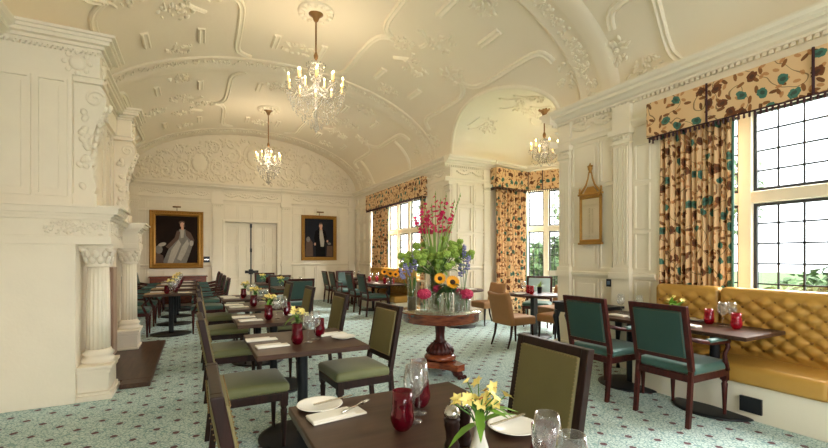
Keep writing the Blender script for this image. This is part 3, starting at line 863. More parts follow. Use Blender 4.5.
# relief on the bay vault
mb = MB(); r2 = random.Random(21)
for k in range(10):
    y = BYC + r2.uniform(-1.0, 1.0); x = r2.uniform(4.8, 6.8)
    pts = []
    a = r2.uniform(0, 2 * PI)
    for t in range(9):
        yy = y + 0.3 * math.cos(a) * (t / 8 - 0.5) + 0.08 * math.sin(t / 8 * PI); xx = x + 0.5 * math.sin(a) * (t / 8 - 0.5)
        yy = min(max(yy, BY0 + 0.2), BY1 - 0.2)
        pts.append((xx, yy, ZS + bay_h(yy) - 0.006))
    mb.tube(pts, 0.022, 6)
    for j in range(22):
        yy = y + r2.uniform(-0.18, 0.18); yy = min(max(yy, BY0 + 0.2), BY1 - 0.2)
        mb.ball((x + 0.35 + r2.uniform(-0.18, 0.18), yy, ZS + bay_h(yy) - 0.008), (0.03, 0.014, 0.02), 5, 4, Matrix.Rotation(r2.uniform(0, PI), 3, 'Z'))
mb.build('bay_relief', M_bayc, ceiling)
# ------------------------------------------------------------------ chimneypiece (left wall)
cp = thing('chimneypiece', 'carved cream stone chimneypiece with fluted columns and tall overmantel on the left wall', 'fireplace', (XL, 6.35, 0))
CPX, CPY = XL, 6.35
def cpbuild(mb, name, mats, parent=cp, bevel=0.0):
    mb.v = [Vector((p.x - CPX, p.y - CPY, p.z)) for p in mb.v]
    return mb.build(name, mats, parent, bevel)
NY, FY = 5.30, 7.54          # column centre lines
def block(mb, yc, hw, x1, z0, z1, x0=XL): mb.box(x0, yc - hw, z0, x1, yc + hw, z1)
mb = MB()
for yc in (NY, FY): block(mb, yc, 0.26, -1.02, 0.0, 1.52)
mb.box(XL, NY + 0.26, 1.26, -1.05, FY - 0.26, 1.52)
body = cpbuild(mb, 'body', M_chim, bevel=0.006)
mb = MB()       # inner surround and firebox
mb.box(XL + 0.0, NY + 0.26, 0, -1.12, NY + 0.46, 1.26); mb.box(XL, FY - 0.56, 0, -1.0, FY - 0.26, 1.26); mb.box(XL, NY + 0.46, 1.04, -1.12, FY - 0.46, 1.26)
mb.box(-1.12, NY + 0.30, 0, -1.06, NY + 0.40, 1.2); mb.box(-1.10, FY - 0.60, 0, -1.03, FY - 0.56, 1.2); mb.box(-1.12, NY + 0.40, 1.10, -1.06, FY - 0.40, 1.2)
cpbuild(mb, 'fire_surround', M_pink, bevel=0.006)
mb = MB(); mb.box(XL + 0.01, NY + 0.46, 0.0, XL + 0.06, FY - 0.46, 1.04); cpbuild(mb, 'firebox', M_soot)
for yc in (NY, FY):
    mb = MB()
    for hw, x1, z0, z1 in ((0.25, -0.735, 0, 0.05), (0.235, -0.75, 0.05, 0.08), (0.215, -0.765, 0.08, 0.26), (0.235, -0.75, 0.26, 0.30), (0.25, -0.735, 0.30, 0.335)):
        block(mb, yc, hw, x1, z0, z1, -1.02)
    cpbuild(mb, 'plinth', M_chim, bevel=0.008)
    mb = MB()
    mb.lathe([(0.15, 0.335), (0.15, 0.36), (0.135, 0.375), (0.118, 0.395), (0.135, 0.415), (0.138, 0.43), (0.115, 0.45), (0.108, 0.47)], (-0.885, yc, 0), 28)
    mb.lathe([(0.101, 0.47), (0.099, 0.85), (0.098, 0.86), (0.097, 1.0), (0.09, 1.31)], (-0.885, yc, 0), 96, flute=0.09, nf=16)
    col_ = cpbuild(mb, 'column', M_chim)
    mb = MB()
    mb.lathe([(0.10, 1.30), (0.108, 1.315), (0.10, 1.33), (0.10, 1.40), (0.125, 1.48), (0.13, 1.49)], (-0.885, yc, 0), 24)
    for ring, (rad, z) in enumerate(((0.112, 1.37), (0.125, 1.43))):
        for k in range(10):
            a = 2 * PI * (k + 0.5 * ring) / 10
            R = Matrix.Rotation(a, 3, 'Z') @ Matrix.Rotation(0.35, 3, 'Y')
            mb.ball((-0.885 + rad * math.cos(a), yc + rad * math.sin(a), z), (0.018, 0.03, 0.045), 7, 5, R)
    for a in (PI / 4, 3 * PI / 4, 5 * PI / 4, 7 * PI / 4):
        mb.ball((-0.885 + 0.15 * math.cos(a), yc + 0.15 * math.sin(a), 1.475), (0.035, 0.035, 0.03), 8, 6)
    mb.box(-1.04, yc - 0.145, 1.49, -0.74, yc + 0.145, 1.52)
    cpbuild(mb, 'capital', M_chim, col_).location = (0, 0, 0)
mb = MB()       # entablature, breaking forward over the columns
for (y0, y1, x1) in ((NY - 0.26, NY + 0.2, -0.74), (FY - 0.2, FY + 0.26, -0.74), (NY + 0.2, FY - 0.2, -0.93)):
    mb.box(XL, y0, 1.52, x1, y1, 1.60); mb.box(XL, y0 + (0.012 if x1 > -0.9 else 0), 1.60, x1 - 0.015, y1 - (0.012 if x1 > -0.9 else 0), 1.76)
cpbuild(mb, 'entablature', M_chim, bevel=0.005)
mb = MB(); r2 = random.Random(5)
for yc in (NY, FY):
    for k in range(60):
        mb.ball((-0.752, yc + r2.uniform(-0.18, 0.18), r2.uniform(1.62, 1.745)), (0.012, 0.02, 0.012), 5, 4)
    ys_ = yc - (0.25 if yc == NY else 0.19) if yc == NY else None
    if ys_:
        for k in range(70): mb.ball((r2.uniform(-1.25, -0.78), NY - 0.25, r2.uniform(1.62, 1.745)), (0.02, 0.012, 0.012), 5, 4)
for k in range(60): mb.ball((-0.945, r2.uniform(NY + 0.3, FY - 0.3), r2.uniform(1.63, 1.73)), (0.012, 0.03, 0.014), 5, 4)
cpbuild(mb, 'carved_frieze', M_chim)
def cornice_run(mb, z0, steps, segs):
    # stepped cornice: segs = (y0, y1, x front), steps = (extra projection, height)
    for y0, y1, x1, endproj in segs:
        z = z0
        for e, h in steps:
            mb.box(XL, y0 - (e if endproj & 1 else 0), z, x1 + e, y1 + (e if endproj & 2 else 0), z + h); z += h
mb = MB()
cornice_run(mb, 1.76, ((0.015, 0.03), (0.04, 0.025), (0.075, 0.02), (0.085, 0.035), (0.11, 0.02)), ((NY - 0.26, NY + 0.2, -0.755, 3), (FY - 0.2, FY + 0.26, -0.755, 3), (NY + 0.2, FY - 0.2, -0.95, 0)))
cpbuild(mb, 'mantel_shelf', M_chim)
mb = MB()       # overmantel body with arched panels
mb.box(XL, NY - 0.20, 1.89, -1.06, FY + 0.20, 3.16)
om = cpbuild(mb, 'overmantel', M_chim)
mb = MB()
panels(mb, (-1.06, NY + 0.17, 0), (-1.06, FY - 0.17, 0), (1, 0, 0), [(0.03, 0.52), (0.57, 1.12), (1.17, 1.66)], [(1.98, 3.1)], 0.03, 0.03)
for u in (0.275, 0.845, 1.415):
    mb.tube([(-1.05, NY + 0.17 + u + 0.2 * math.cos(a * PI / 12), 2.75 + 0.2 * math.sin(a * PI / 12)) for a in range(13)], 0.02, 6)
    for e in (-1, 1): mb.box(-1.06, NY + 0.17 + u + e * 0.2 - 0.02, 2.06, -1.035, NY + 0.17 + u + e * 0.2 + 0.02, 2.75)
for k in range(90): mb.ball((-1.05, r2.uniform(NY + 0.2, FY - 0.2), r2.uniform(2.8, 3.1)), (0.016, 0.03, 0.02), 5, 4)
panels(mb, (XL, NY - 0.2, 0), (-1.06, NY - 0.2, 0), (0, -1, 0), [(0.04, 0.3), (0.33, 0.57)], [(1.98, 3.1)], 0.025, 0.02)
cpbuild(mb, 'carved_panel', M_chim, om)
for yc in (NY - 0.02, FY + 0.02):
    mb = MB()   # scrolled console pilaster with a fall of carved leaves
    mb.box(-1.06, yc - 0.15, 1.89, -0.87, yc + 0.15, 2.02)
    prof_ = [(-1.06, 2.02), (-0.90, 2.02), (-0.88, 2.1), (-0.905, 2.2), (-0.93, 2.4), (-0.92, 2.58), (-0.88, 2.72), (-0.83, 2.84), (-0.80, 2.95), (-0.81, 3.05), (-0.85, 3.11), (-1.06, 3.11)]
    mb.prism([(x, yc - 0.10, z) for x, z in prof_], (0, 0.20, 0))
    for e in (-1, 1):
        pts = []
        for k in range(26):
            t_ = k / 25; a = 0.4 + t_ * 2.6 * PI; r_ = 0.085 * (1 - 0.8 * t_); pts.append((-0.895 + r_ * math.cos(a), yc + e * 0.105, 2.97 + r_ * math.sin(a)))
        mb.tube(pts, 0.014, 6)
        for k in range(16):
            z = r2.uniform(2.1, 2.85); mb.ball((r2.uniform(-1.02, -0.95), yc + e * 0.102, z), (0.03, 0.016, 0.04), 6, 4, Matrix.Rotation(r2.uniform(-0.8, 0.8), 3, 'Y'))
    for k in range(34):
        z = 2.08 + 0.86 * k / 33; xf = -0.93 + 0.13 * max(0, (z - 2.45) / 0.5) ** 1.5
        mb.ball((xf + 0.012, yc + r2.uniform(-0.08, 0.08), z), (0.028, 0.03, 0.042), 6, 4, Matrix.Rotation(r2.uniform(-0.7, 0.7), 3, 'X'))
    mb.box(-1.06, yc - 0.15, 3.11, -0.82, yc + 0.15, 3.16)
    cpbuild(mb, 'scroll_pilaster', M_chim)
mb = MB()
for yc in (NY - 0.02, FY + 0.02):
    mb.box(XL, yc - 0.17, 3.16, -0.84, yc + 0.17, 3.40)
    mb.ball((-0.84, yc, 3.28), (0.03, 0.07, 0.07), 12, 8)
    for k in range(8): mb.ball((-0.835, yc + 0.10 * math.cos(k * PI / 4), 3.28 + 0.10 * math.sin(k * PI / 4)), (0.016, 0.025, 0.025), 6, 4)
    if yc < 6:
        mb.ball((-1.02, yc - 0.17, 3.28), (0.07, 0.03, 0.07), 12, 8)
        for k in range(8): mb.ball((-1.02 + 0.10 * math.cos(k * PI / 4), yc - 0.175, 3.28 + 0.10 * math.sin(k * PI / 4)), (0.025, 0.016, 0.025), 6, 4)
mb.box(XL, NY + 0.15, 3.16, -1.02, FY - 0.15, 3.40)
dn = MB()
cpbuild(mb, 'upper_frieze', M_chim, bevel=0.005)
mb = MB()
cornice_run(mb, 3.40, ((0.02, 0.03), (0.05, 0.03), (0.10, 0.035), (0.12, 0.03), (0.15, 0.025)), ((NY - 0.19, NY + 0.15, -0.85, 3), (FY - 0.15, FY + 0.19, -0.85, 3), (NY + 0.15, FY - 0.15, -1.03, 0)))
for k in range(9): mb.box(-0.85, NY - 0.18 + k * 0.038, 3.375, -0.82, NY - 0.16 + k * 0.038, 3.40)
for k in range(20): mb.box(XL + 0.05 + k * 0.038, NY - 0.22, 3.375, XL + 0.07 + k * 0.038, NY - 0.19, 3.40)
cpbuild(mb, 'upper_cornice', M_chim)
mb = MB(); mb.box(-1.12, 5.36 + 0.2, 0.0, -0.44, 7.95, 0.05); mb.box(-0.72, 5.36, 0.0, -0.44, 5.56, 0.05)
mb.box(-1.60, NY + 0.46, 0.0, -1.12, FY - 0.46, 0.05)
cpbuild(mb, 'hearth', M_hearth, bevel=0.006)

# ------------------------------------------------------------------ oil paintings on the back wall
def frame_mb(w_, h_, fw, d):
    mb = MB()
    prof = [(0, 0), (0.0, d * 0.6), (fw * 0.2, d), (fw * 0.45, d * 0.75), (fw * 0.7, d * 0.95), (fw, d * 0.45), (fw, 0)]
    W, Hh = w_ / 2, h_ / 2
    # four mitred mouldings
    rows = []
    for (sx, sz) in ((-1, -1), (1, -1), (1, 1), (-1, 1)):
        rows.append([(sx * (W - a), -b, sz * (Hh - a)) for a, b in prof])
    rows.append(rows[0]); mb.grid(rows, smooth=False)
    r3 = random.Random(int(w_ * 100))
    n = int((w_ + h_) / 0.05)
    for k in range(n):
        t = k / n * 2 * (w_ + h_); a = fw * 0.3
        per = [(-W + a, -Hh + a), (W - a, -Hh + a), (W - a, Hh - a), (-W + a, Hh - a)]
        t2 = t / 2
    for (p, q) in (((-W, -Hh), (W, -Hh)), ((W, -Hh), (W, Hh)), ((W, Hh), (-W, Hh)), ((-W, Hh), (-W, -Hh))):
        L_ = math.hypot(q[0] - p[0], q[1] - p[1]); m_ = int(L_ / 0.045)
        for k in range(1, m_):
            t = k / m_; x = p[0] + (q[0] - p[0]) * t; z = p[1] + (q[1] - p[1]) * t
            x *= (W - fw * 0.4) / W; z *= (Hh - fw * 0.4) / Hh
            mb.ball((x, -d * 0.85, z), (0.016, 0.012, 0.016), 5, 4)
    return mb
def picture_lamp(parent, z, wd=0.2):
    mb = MB(); mb.tube([(-wd / 2, -0.16, z + 0.1), (wd / 2, -0.16, z + 0.1)], 0.022, 8)
    mb.tube([(0, -0.02, z - 0.02), (0, -0.05, z + 0.09), (0, -0.16, z + 0.1)], 0.008, 6)
    mb.build('picture_lamp', M_bronze, parent)
def patch(mb, pts, mi, lay):
    mb.cur = mi
    mb.prism([(x, -0.012 - 0.0012 * lay, z) for x, z in pts], (0, -0.0010, 0)); mb.cur = 0
def ell(cx, cz, rx, rz, n=14, rot=0): return [(cx + rx * math.cos(2 * PI * k / n) * math.cos(rot) - rz * math.sin(2 * PI * k / n) * math.sin(rot), cz + rx * math.cos(2 * PI * k / n) * math.sin(rot) + rz * math.sin(2 * PI * k / n) * math.cos(rot)) for k in range(n)]
p1 = thing('oil_painting', 'gilt framed portrait of a seated woman in a pale dress, left of the double door', 'painting', (-0.475, YB - 0.037, 1.89))
frame_mb(1.33, 1.62, 0.15, 0.07).build('frame', M_brass, p1)
mb = MB(); mb.box(-0.56, -0.012, -0.70, 0.56, -0.004, 0.70)
patch(mb, [(-0.10, -0.70), (0.22, -0.70), (0.30, -0.45), (0.42, -0.05), (0.34, 0.12), (0.20, 0.30), (0.06, 0.30), (-0.02, 0.10), (-0.22, -0.30), (-0.34, -0.62), (-0.30, -0.70)], 1, 1)
patch(mb, [(0.10, -0.60), (0.20, -0.40), (0.30, -0.12), (0.26, 0.02), (0.12, -0.2), (0.0, -0.55)], 2, 2)
patch(mb, [(-0.24, -0.68), (-0.10, -0.66), (0.10, -0.12), (0.04, 0.0), (-0.14, -0.3)], 2, 2)
patch(mb, [(0.20, 0.30), (0.34, 0.20), (0.44, -0.02), (0.34, -0.02), (0.22, 0.12)], 4, 3)
patch(mb, [(0.0, 0.26), (-0.06, 0.05), (-0.28, -0.20), (-0.20, -0.26), (0.04, 0.02), (0.08, 0.22)], 4, 3)
patch(mb, [(0.08, 0.28), (0.18, 0.28), (0.16, 0.06), (0.09, 0.04)], 2, 4)
patch(mb, ell(0.13, 0.42, 0.055, 0.075), 3, 3); patch(mb, [(0.10, 0.38), (0.16, 0.38), (0.17, 0.28), (0.10, 0.28)], 3, 2)
patch(mb, ell(0.12, 0.48, 0.075, 0.055), 4, 2); patch(mb, ell(0.18, 0.40, 0.02, 0.05), 4, 4)
patch(mb, ell(-0.36, -0.14, 0.10, 0.05, rot=0.3), 2, 4); patch(mb, ell(-0.44, -0.28, 0.09, 0.12), 1, 3); patch(mb, ell(0.36, -0.10, 0.05, 0.08), 2, 5)
patch(mb, [(-0.54, -0.69), (-0.30, -0.69), (-0.34, -0.45), (-0.5, -0.36)], 4, 1)
mb.build('canvas', [M_canvas, M_dress, M_dresh, M_skin, M_pbrown], p1)
picture_lamp(p1, 0.81)
p2 = thing('oil_painting', 'smaller gilt framed portrait of a standing man in black, right of the double door', 'painting', (3.575, YB - 0.037, 2.02))
frame_mb(1.16, 1.46, 0.11, 0.06).build('frame', M_brass, p2)
mb = MB(); mb.box(-0.49, -0.012, -0.64, 0.49, -0.004, 0.64)
patch(mb, [(-0.10, -0.62), (0.20, -0.62), (0.20, -0.2), (0.25, 0.05), (0.20, 0.24), (0.08, 0.30), (-0.02, 0.30), (-0.13, 0.22), (-0.17, 0.0), (-0.12, -0.3)], 1, 1)
patch(mb, [(0.01, 0.26), (0.10, 0.27), (0.17, -0.1), (0.15, -0.28), (0.05, -0.28), (0.01, 0.0)], 2, 2)
patch(mb, ell(0.05, 0.40, 0.058, 0.082), 3, 3); patch(mb, [(0.02, 0.34), (0.09, 0.34), (0.10, 0.27), (0.01, 0.27)], 3, 2)
patch(mb, [(0.0, 0.44), (0.10, 0.45), (0.10, 0.49), (0.05, 0.505), (0.0, 0.49)], 4, 4)
patch(mb, ell(-0.14, -0.20, 0.03, 0.045), 3, 4); patch(mb, ell(0.27, -0.10, 0.03, 0.04), 3, 4)
patch(mb, [(-0.46, -0.60), (-0.20, -0.60), (-0.22, -0.15), (-0.32, 0.0), (-0.42, -0.1)], 4, 1)
patch(mb, ell(-0.36, -0.05, 0.06, 0.09), 5, 2); patch(mb, [(0.24, -0.60), (0.45, -0.60), (0.45, -0.25), (0.26, -0.25)], 4, 1); patch(mb, ell(0.33, -0.18, 0.06, 0.04), 5, 2)
mb.build('canvas', [M_canvas2, M_pblack, M_dresh, M_skin, M_pbrown, M_dress], p2)
picture_lamp(p2, 0.73, 0.22)
t = thing('wall_plaque', 'small dark square plaque with a pale stripe right of the woman portrait', 'plaque', (0.27, YB - 0.036, 1.33))
mb = MB(); mb.box(-0.085, -0.016, -0.085, 0.085, 0, 0.085); mb.build('plate', M_lace, t, 0.004)
mb = MB(); mb.box(-0.06, -0.02, -0.015, 0.06, -0.0165, 0.012); mb.build('caption_stripe', M_silver, t)

# mahogany sideboard under the portrait
t = thing('sideboard', 'low red mahogany sideboard against the back wall under the woman portrait', 'sideboard', (-0.42, YB - 0.24, 0))
mb = MB(); mb.box(-0.68, -0.2, 0.12, 0.68, 0.2, 0.84); mb.build('carcass', M_rosew, t, 0.006)
mb = MB(); mb.box(-0.71, -0.22, 0.84, 0.71, 0.21, 0.875); mb.build('top', M_rosew, t, 0.006)
for x0, x1 in ((-0.64, -0.02), (0.02, 0.64)):
    mb = MB(); mb.box(x0, -0.214, 0.60, x1, -0.2, 0.80); d_ = mb.build('drawer', M_rosew, t, 0.004)
    for e in (0.25, 0.75):
        mb = MB(); mb.ball((x0 + (x1 - x0) * e, -0.23, 0.70), 0.018); mb.build('knob', M_brass, d_)
    mb = MB(); mb.box(x0, -0.214, 0.16, x1, -0.2, 0.56); mb.build('door', M_rosew, t, 0.004)
for sx in (-0.62, 0.62):
    for sy in (-0.16, 0.16):
        mb = MB(); mb.lathe([(0.02, 0), (0.035, 0.03), (0.03, 0.12)], (sx, sy, 0), 10); mb.build('leg', M_rosew, t)

# ------------------------------------------------------------------ wall mirror on the pier, switch plate
t = thing('wall_mirror', 'tall narrow gilt mirror with a crested finial hanging on the cream pier', 'mirror', (XR - 0.037, 4.0, 1.62), -PI / 2)
MW, MH = 0.37, 0.50
mb = MB()
# local frame: x along wall, -y off the wall
hw = 0.20; zt = 0.56
for (x0, z0, x1, z1) in ((-hw, 0, -hw + 0.028, zt), (hw - 0.028, 0, hw, zt), (-hw, 0, hw, 0.035), (-hw, zt - 0.04, hw, zt)): mb.box(x0, -0.035, z0, x1, -0.0, z1)
mb.box(-hw - 0.02, -0.05, zt, hw + 0.02, 0, zt + 0.025); mb.box(-hw - 0.02, -0.045, -0.025, hw + 0.02, 0, 0.0)
for k in range(11): mb.ball((-hw + 0.02 + k * 0.036, -0.042, zt - 0.02), 0.012, 6, 4)
mb.build('frame', M_brass, t, 0.004)
mb = MB(); mb.box(-hw + 0.02, -0.018, 0.03, hw - 0.02, -0.01, zt - 0.035); mb.build('mirror_glass', M_mirror, t)
mb = MB()
for e in (-1, 1):
    mb.tube([(e * (hw - 0.01), -0.025, zt + 0.02), (e * 0.15, -0.025, zt + 0.06), (e * 0.08, -0.025, zt + 0.12), (e * 0.04, -0.025, zt + 0.2), (e * 0.025, -0.025, zt + 0.27)], [0.018, 0.016, 0.014, 0.012, 0.011], 7)
    mb.lathe([(0.012, 0), (0.02, 0.02), (0.012, 0.035), (0.018, 0.05), (0.004, 0.075)], (e * (hw - 0.0), -0.025, zt + 0.025), 10)
mb.prism([(-0.13, -0.02, zt + 0.025), (0.13, -0.02, zt + 0.025), (0.06, -0.02, zt + 0.10), (-0.06, -0.02, zt + 0.10)], (0, 0.012, 0))
mb.lathe([(0.03, 0), (0.02, 0.02), (0.035, 0.05), (0.03, 0.08), (0.012, 0.10), (0.006, 0.12)], (0, -0.025, zt + 0.26), 12)
for e in (-1, 1): mb.ball((e * 0.03, -0.025, zt + 0.34), (0.025, 0.012, 0.014), 7, 5)
mb.build('crest', M_brass, t)
# scale the mirror to its real height along the wall
t.scale = (0.88, 1.0, 1.16); t.location.z = 1.60
t = thing('switch_plate', 'small slate blue switch plate low on the cream pier beside the green armchair', 'switch', (XR - 0.036, 3.72, 1.06), -PI / 2)
mb = MB(); mb.box(-0.04, -0.01, -0.05, 0.04, 0, 0.05); mb.build('plate', M_lace, t, 0.003)
mb = MB(); mb.box(-0.02, -0.018, -0.025, 0.02, -0.0105, 0.025); mb.build('rocker', M_switch, t, 0.002)

# ------------------------------------------------------------------ curtains and pelmets
def curtain(name, p0, p1, z0, z1, label, folds=9, amp=0.045, tilt=0.0):
    p0, p1 = Vector((p0[0], p0[1], 0)), Vector((p1[0], p1[1], 0))
    d = (p1 - p0); Ln = d.length; d.normalize(); nrm = Vector((d.y, -d.x, 0))
    base = (p0 + p1) / 2
    t = thing(name, label, 'curtain', (base.x, base.y, z0))
    nu, nz = folds * 12, 14
    rows = []
    for j in range(nz + 1):
        v = j / nz; row = []
        for i in range(nu + 1):
            u = i / nu
            ph = u * folds * 2 * PI
            a = amp * (0.75 + 0.25 * math.sin(u * 17 + 1)) * (0.8 + 0.2 * (1 - v))
            off = a * math.sin(ph + 0.25 * math.sin(3 * v + u * 9)) + 0.012 * math.sin(u * 31 + v * 4)
            q = p0 + d * (u * Ln) + nrm * off
            row.append((q.x - base.x, q.y - base.y, (z1 - z0) * v))
        rows.append(row)
    mb = MB(); mb.grid(rows, uvf=lambda j, i: (i / nu * Ln * 1.9 + base.x * 3, (z1 - z0) * j / nz))
    mb.build('drape', M_chintz, t, solid=0.006)
    mb = MB()
    mb.tube([Vector(r[-1]) for r in rows], 0.014, 6); mb.build('edge_trim', M_trimteal, t)
    return t
M_trimteal = mat('teal_braid', (92, 132, 122), 0.8)
def pelmet(name, path, z0, z1, inn_sign, label, joints=()):
    # stiffened valance following a floor-plan path, with a fringe of tassels
    P = [Vector((x, y, 0)) for x, y in path]; base = P[0]
    t = thing(name, label, 'pelmet', (base.x, base.y, z0))
    cum = [0]
    for a, b in zip(P, P[1:]): cum.append(cum[-1] + (b - a).length)
    mb = MB()
    rows = [[(p.x - base.x, p.y - base.y, z) for p in P] for z in (0, (z1 - z0) / 2, z1 - z0)]
    mb.grid(rows, uvf=lambda j, i: (cum[i] + base.y, (z1 - z0) * j / 2), smooth=False)
    mb.build('valance', M_chintz, t, solid=0.03)
    fm = MB()
    for a, b in zip(P, P[1:]):
        L_ = (b - a).length; d = (b - a).normalized(); n = int(L_ / 0.045)
        fm.tube([a - base, b - base], 0.012, 6)
        for k in range(n):
            q = a + d * (L_ * (k + 0.5) / n) - base
            fm.lathe([(0.004, 0), (0.010, -0.015), (0.011, -0.05), (0.004, -0.055)], (q.x, q.y, 0), 5)
    fm.build('tassel_fringe', M_fringe, t)
    if joints:
        for u in joints:
            jm = MB()
            for i in range(len(P) - 1):
                if cum[i] <= u <= cum[i + 1]:
                    d = (P[i + 1] - P[i]).normalized(); q = P[i] + d * (u - cum[i]) - base; nn = Vector((d.y, -d.x, 0)) * inn_sign * 0.02
                    jm.tube([(q.x + nn.x, q.y + nn.y, 0), (q.x + nn.x, q.y + nn.y, z1 - z0)], 0.011, 6)
            jm.build('cord', M_fringe, t)
    return t
curtain('curtain', (4.86, 3.055), (4.92, 2.33), 0.12, 2.94, 'floral curtain hanging left of the near right window behind the mustard banquette', 13, 0.036)
curtain('curtain', (4.92, 0.15), (4.90, -0.5), 0.12, 2.94, 'floral curtain at the far side of the near right window', 9)
pelmet('pelmet', [(4.85, 3.12), (4.72, 3.12), (4.72, -0.7), (4.85, -0.7)], 2.80, 3.20, 1, 'floral pelmet with maroon fringe over the near right window', (0.78, 0.13 + 1.5))
curtain('curtain', (4.88, 12.16), (4.88, 11.0), 0.12, 2.92, 'floral curtain at the far end of the right wall, beside the far window', 10)
curtain('curtain', (4.88, 9.02), (4.88, 8.8), 0.12, 2.92, 'narrow floral curtain at the near side of the far window', 3)
pelmet('pelmet', [(4.85, 12.34), (4.72, 12.34), (4.72, 8.68), (4.85, 8.68)], 2.84, 3.30, 1, 'floral pelmet over the far window on the right wall', ())
curtain('curtain', (5.93, 7.46), (6.92, 7.58), 0.06, 3.0, 'full floral curtain in the bay behind the flower display', 11, 0.05)
pelmet('pelmet', [(5.88, 7.59), (5.88, 7.36), (6.86, 7.47), (7.28, 6.78), (7.28, 5.42), (6.86, 4.75), (5.88, 4.84), (5.88, 4.61)], 2.95, 3.38, 1, 'floral pelmet running round the bay window', (0.23 + 0.985, 0.23 + 0.985 + 0.35))

# ------------------------------------------------------------------ chandeliers
def chandelier(name, label, loc, rod, R, n1, n2, H_, fz, watts):
    # loc: point on the ceiling; rod length; R arm radius; H_ body height
    t = thing(name, label, 'chandelier', loc)
    mb = MB(); mb.lathe([(0.02, -0.13), (0.035, -0.11), (0.05, -0.07), (0.075, -0.035), (0.11, -0.015), (0.12, 0.0)], n=20)
    mb.build('canopy', M_bronze, t)
    mb = MB(); mb.tube([(0, 0, -0.12), (0, 0, -rod)], 0.013, 8)
    mb.lathe([(0.014, 0), (0.03, 0.03), (0.034, 0.06), (0.02, 0.10), (0.013, 0.12)], (0, 0, -rod), 12)
    mb.build('rod', M_bronze, t)
    zc = -rod - H_ * fz          # level of the arm collar
    mb = MB()
    prof = [(0.005, -rod - H_), (0.02, -rod - H_ * 0.97), (0.05, -rod - H_ * 0.93), (0.02, -rod - H_ * 0.88), (0.03, zc - 0.06), (0.09, zc - 0.02), (0.09, zc), (0.03, zc + 0.03), (0.02, zc + 0.06), (0.045, zc + H_ * fz * 0.35), (0.022, zc + H_ * fz * 0.45), (0.022, zc + H_ * fz * 0.7), (0.04, zc + H_ * fz * 0.82), (0.015, -rod - 0.0)]
    mb.lathe(prof, n=14); mb.build('stem', M_crysw, t)
    mb = MB(); mb.lathe([(0.015, 0), (R * 0.32, -0.02), (R * 0.36, -0.035), (R * 0.30, -0.03)], (0, 0, -rod - H_ * 0.06), 18)
    for k in range(14):
        a = 2 * PI * k / 14
        for j in range(5):
            rr_ = R * 0.34 * (1 - j * 0.17); mb.ball((rr_ * math.cos(a), rr_ * math.sin(a), -rod - H_ * fz * (0.16 + 0.14 * j)), (0.011, 0.011, 0.018), 5, 4)
    mb.build('crown', M_crysw, t)
    r3 = random.Random(n1)
    arms = [(R, n1, zc + 0.02, 0.0)] + ([(R * 0.6, n2, zc + 0.12, 0.5)] if n2 else [])
    dm = MB()
    for rad, n, zz, offs in arms:
        for k in range(n):
            a = 2 * PI * (k + offs + 0.12) / n; c_, s_ = math.cos(a), math.sin(a)
            am = MB()
            pts = []
            for j in range(9):
                u = j / 8; rr_ = 0.05 + (rad - 0.05) * u; z = zz - 0.085 * math.sin(PI * min(1, u * 1.25)) * (1 if u < 0.8 else 0.6) + 0.05 * u ** 3
                pts.append((rr_ * c_, rr_ * s_, z))
            am.tube(pts, 0.009, 6)
            ex, ey, ez = pts[-1]
            am.lathe([(0.006, 0), (0.022, 0.012), (0.048, 0.02), (0.052, 0.026), (0.02, 0.022)], (ex, ey, ez), 12)
            arm = am.build('arm', M_crysw, t)
            cm = MB(); cm.lathe([(0.013, 0), (0.0135, 0.11), (0.009, 0.115)], (ex, ey, ez + 0.02), 10); cm.build('candle', M_candle, arm)
            fm = MB(); fm.lathe([(0.004, 0), (0.011, 0.012), (0.010, 0.02), (0.002, 0.042)], (ex, ey, ez + 0.134), 8); fm.build('bulb', M_flame, arm)
            for j in range(5):
                b = 2 * PI * j / 5
                for q in range(4 if watts > 24 else 2): dm.ball((ex + 0.05 * math.cos(b) * (1 - 0.2 * q), ey + 0.05 * math.sin(b) * (1 - 0.2 * q), ez - 0.01 - 0.04 * q), (0.009, 0.009, 0.017), 5, 4)
            # swags of drops from arm to collar
            for j in range(7):
                u = (j + 0.5) / 7; rr_ = 0.06 + (rad - 0.06) * u
                dm.ball((rr_ * c_, rr_ * s_, zz - 0.13 - 0.10 * math.sin(PI * u)), (0.010, 0.010, 0.015), 5, 4)
    zlow = -rod - H_
    dz_ = (zc - zlow)
    for ring, (rad, zz, n) in enumerate(((R * 0.9, zc - dz_ * 0.24, 26), (R * 0.84, zc - dz_ * 0.38, 24), (R * 0.7, zc - dz_ * 0.52, 20), (R * 0.48, zc - dz_ * 0.68, 16), (R * 0.2, zc - dz_ * 0.86, 8))):
        for k in range(n):
            a = 2 * PI * k / n
            dm.ball((rad * math.cos(a), rad * math.sin(a), zz), (0.010, 0.010, 0.022), 5, 4)
            dm.ball((rad * math.cos(a), rad * math.sin(a), zz + 0.045), (0.009, 0.009, 0.013), 5, 4)
    dm.build('crystal_drops', M_crysw, t)
    pl_ = bpy.data.lights.new('candle_glow', 'POINT'); pl_.energy = watts * 0.65; pl_.color = (1.0, 0.80, 0.56); pl_.shadow_soft_size = R * 0.8
    po = bpy.data.objects.new('candle_glow', pl_); COL.objects.link(po); po.parent = t; po.location = (0, 0, zc + 0.14)
    return t
def rose(name, loc, R):
    mb = MB(); mb.lathe([(R * 0.35, -0.02), (R * 0.5, -0.05), (R * 0.6, -0.02), (R * 0.9, -0.03), (R, 0.0), (R * 0.95, 0.05)], n=28)
    for k in range(14):
        a = 2 * PI * k / 14; mb.ball((R * 0.8 * math.cos(a), R * 0.8 * math.sin(a), -0.03), (0.05, 0.03, 0.03), 6, 4, Matrix.Rotation(a, 3, 'Z'))
    o = mb.build(name, M_relief, ceiling); o.location = loc
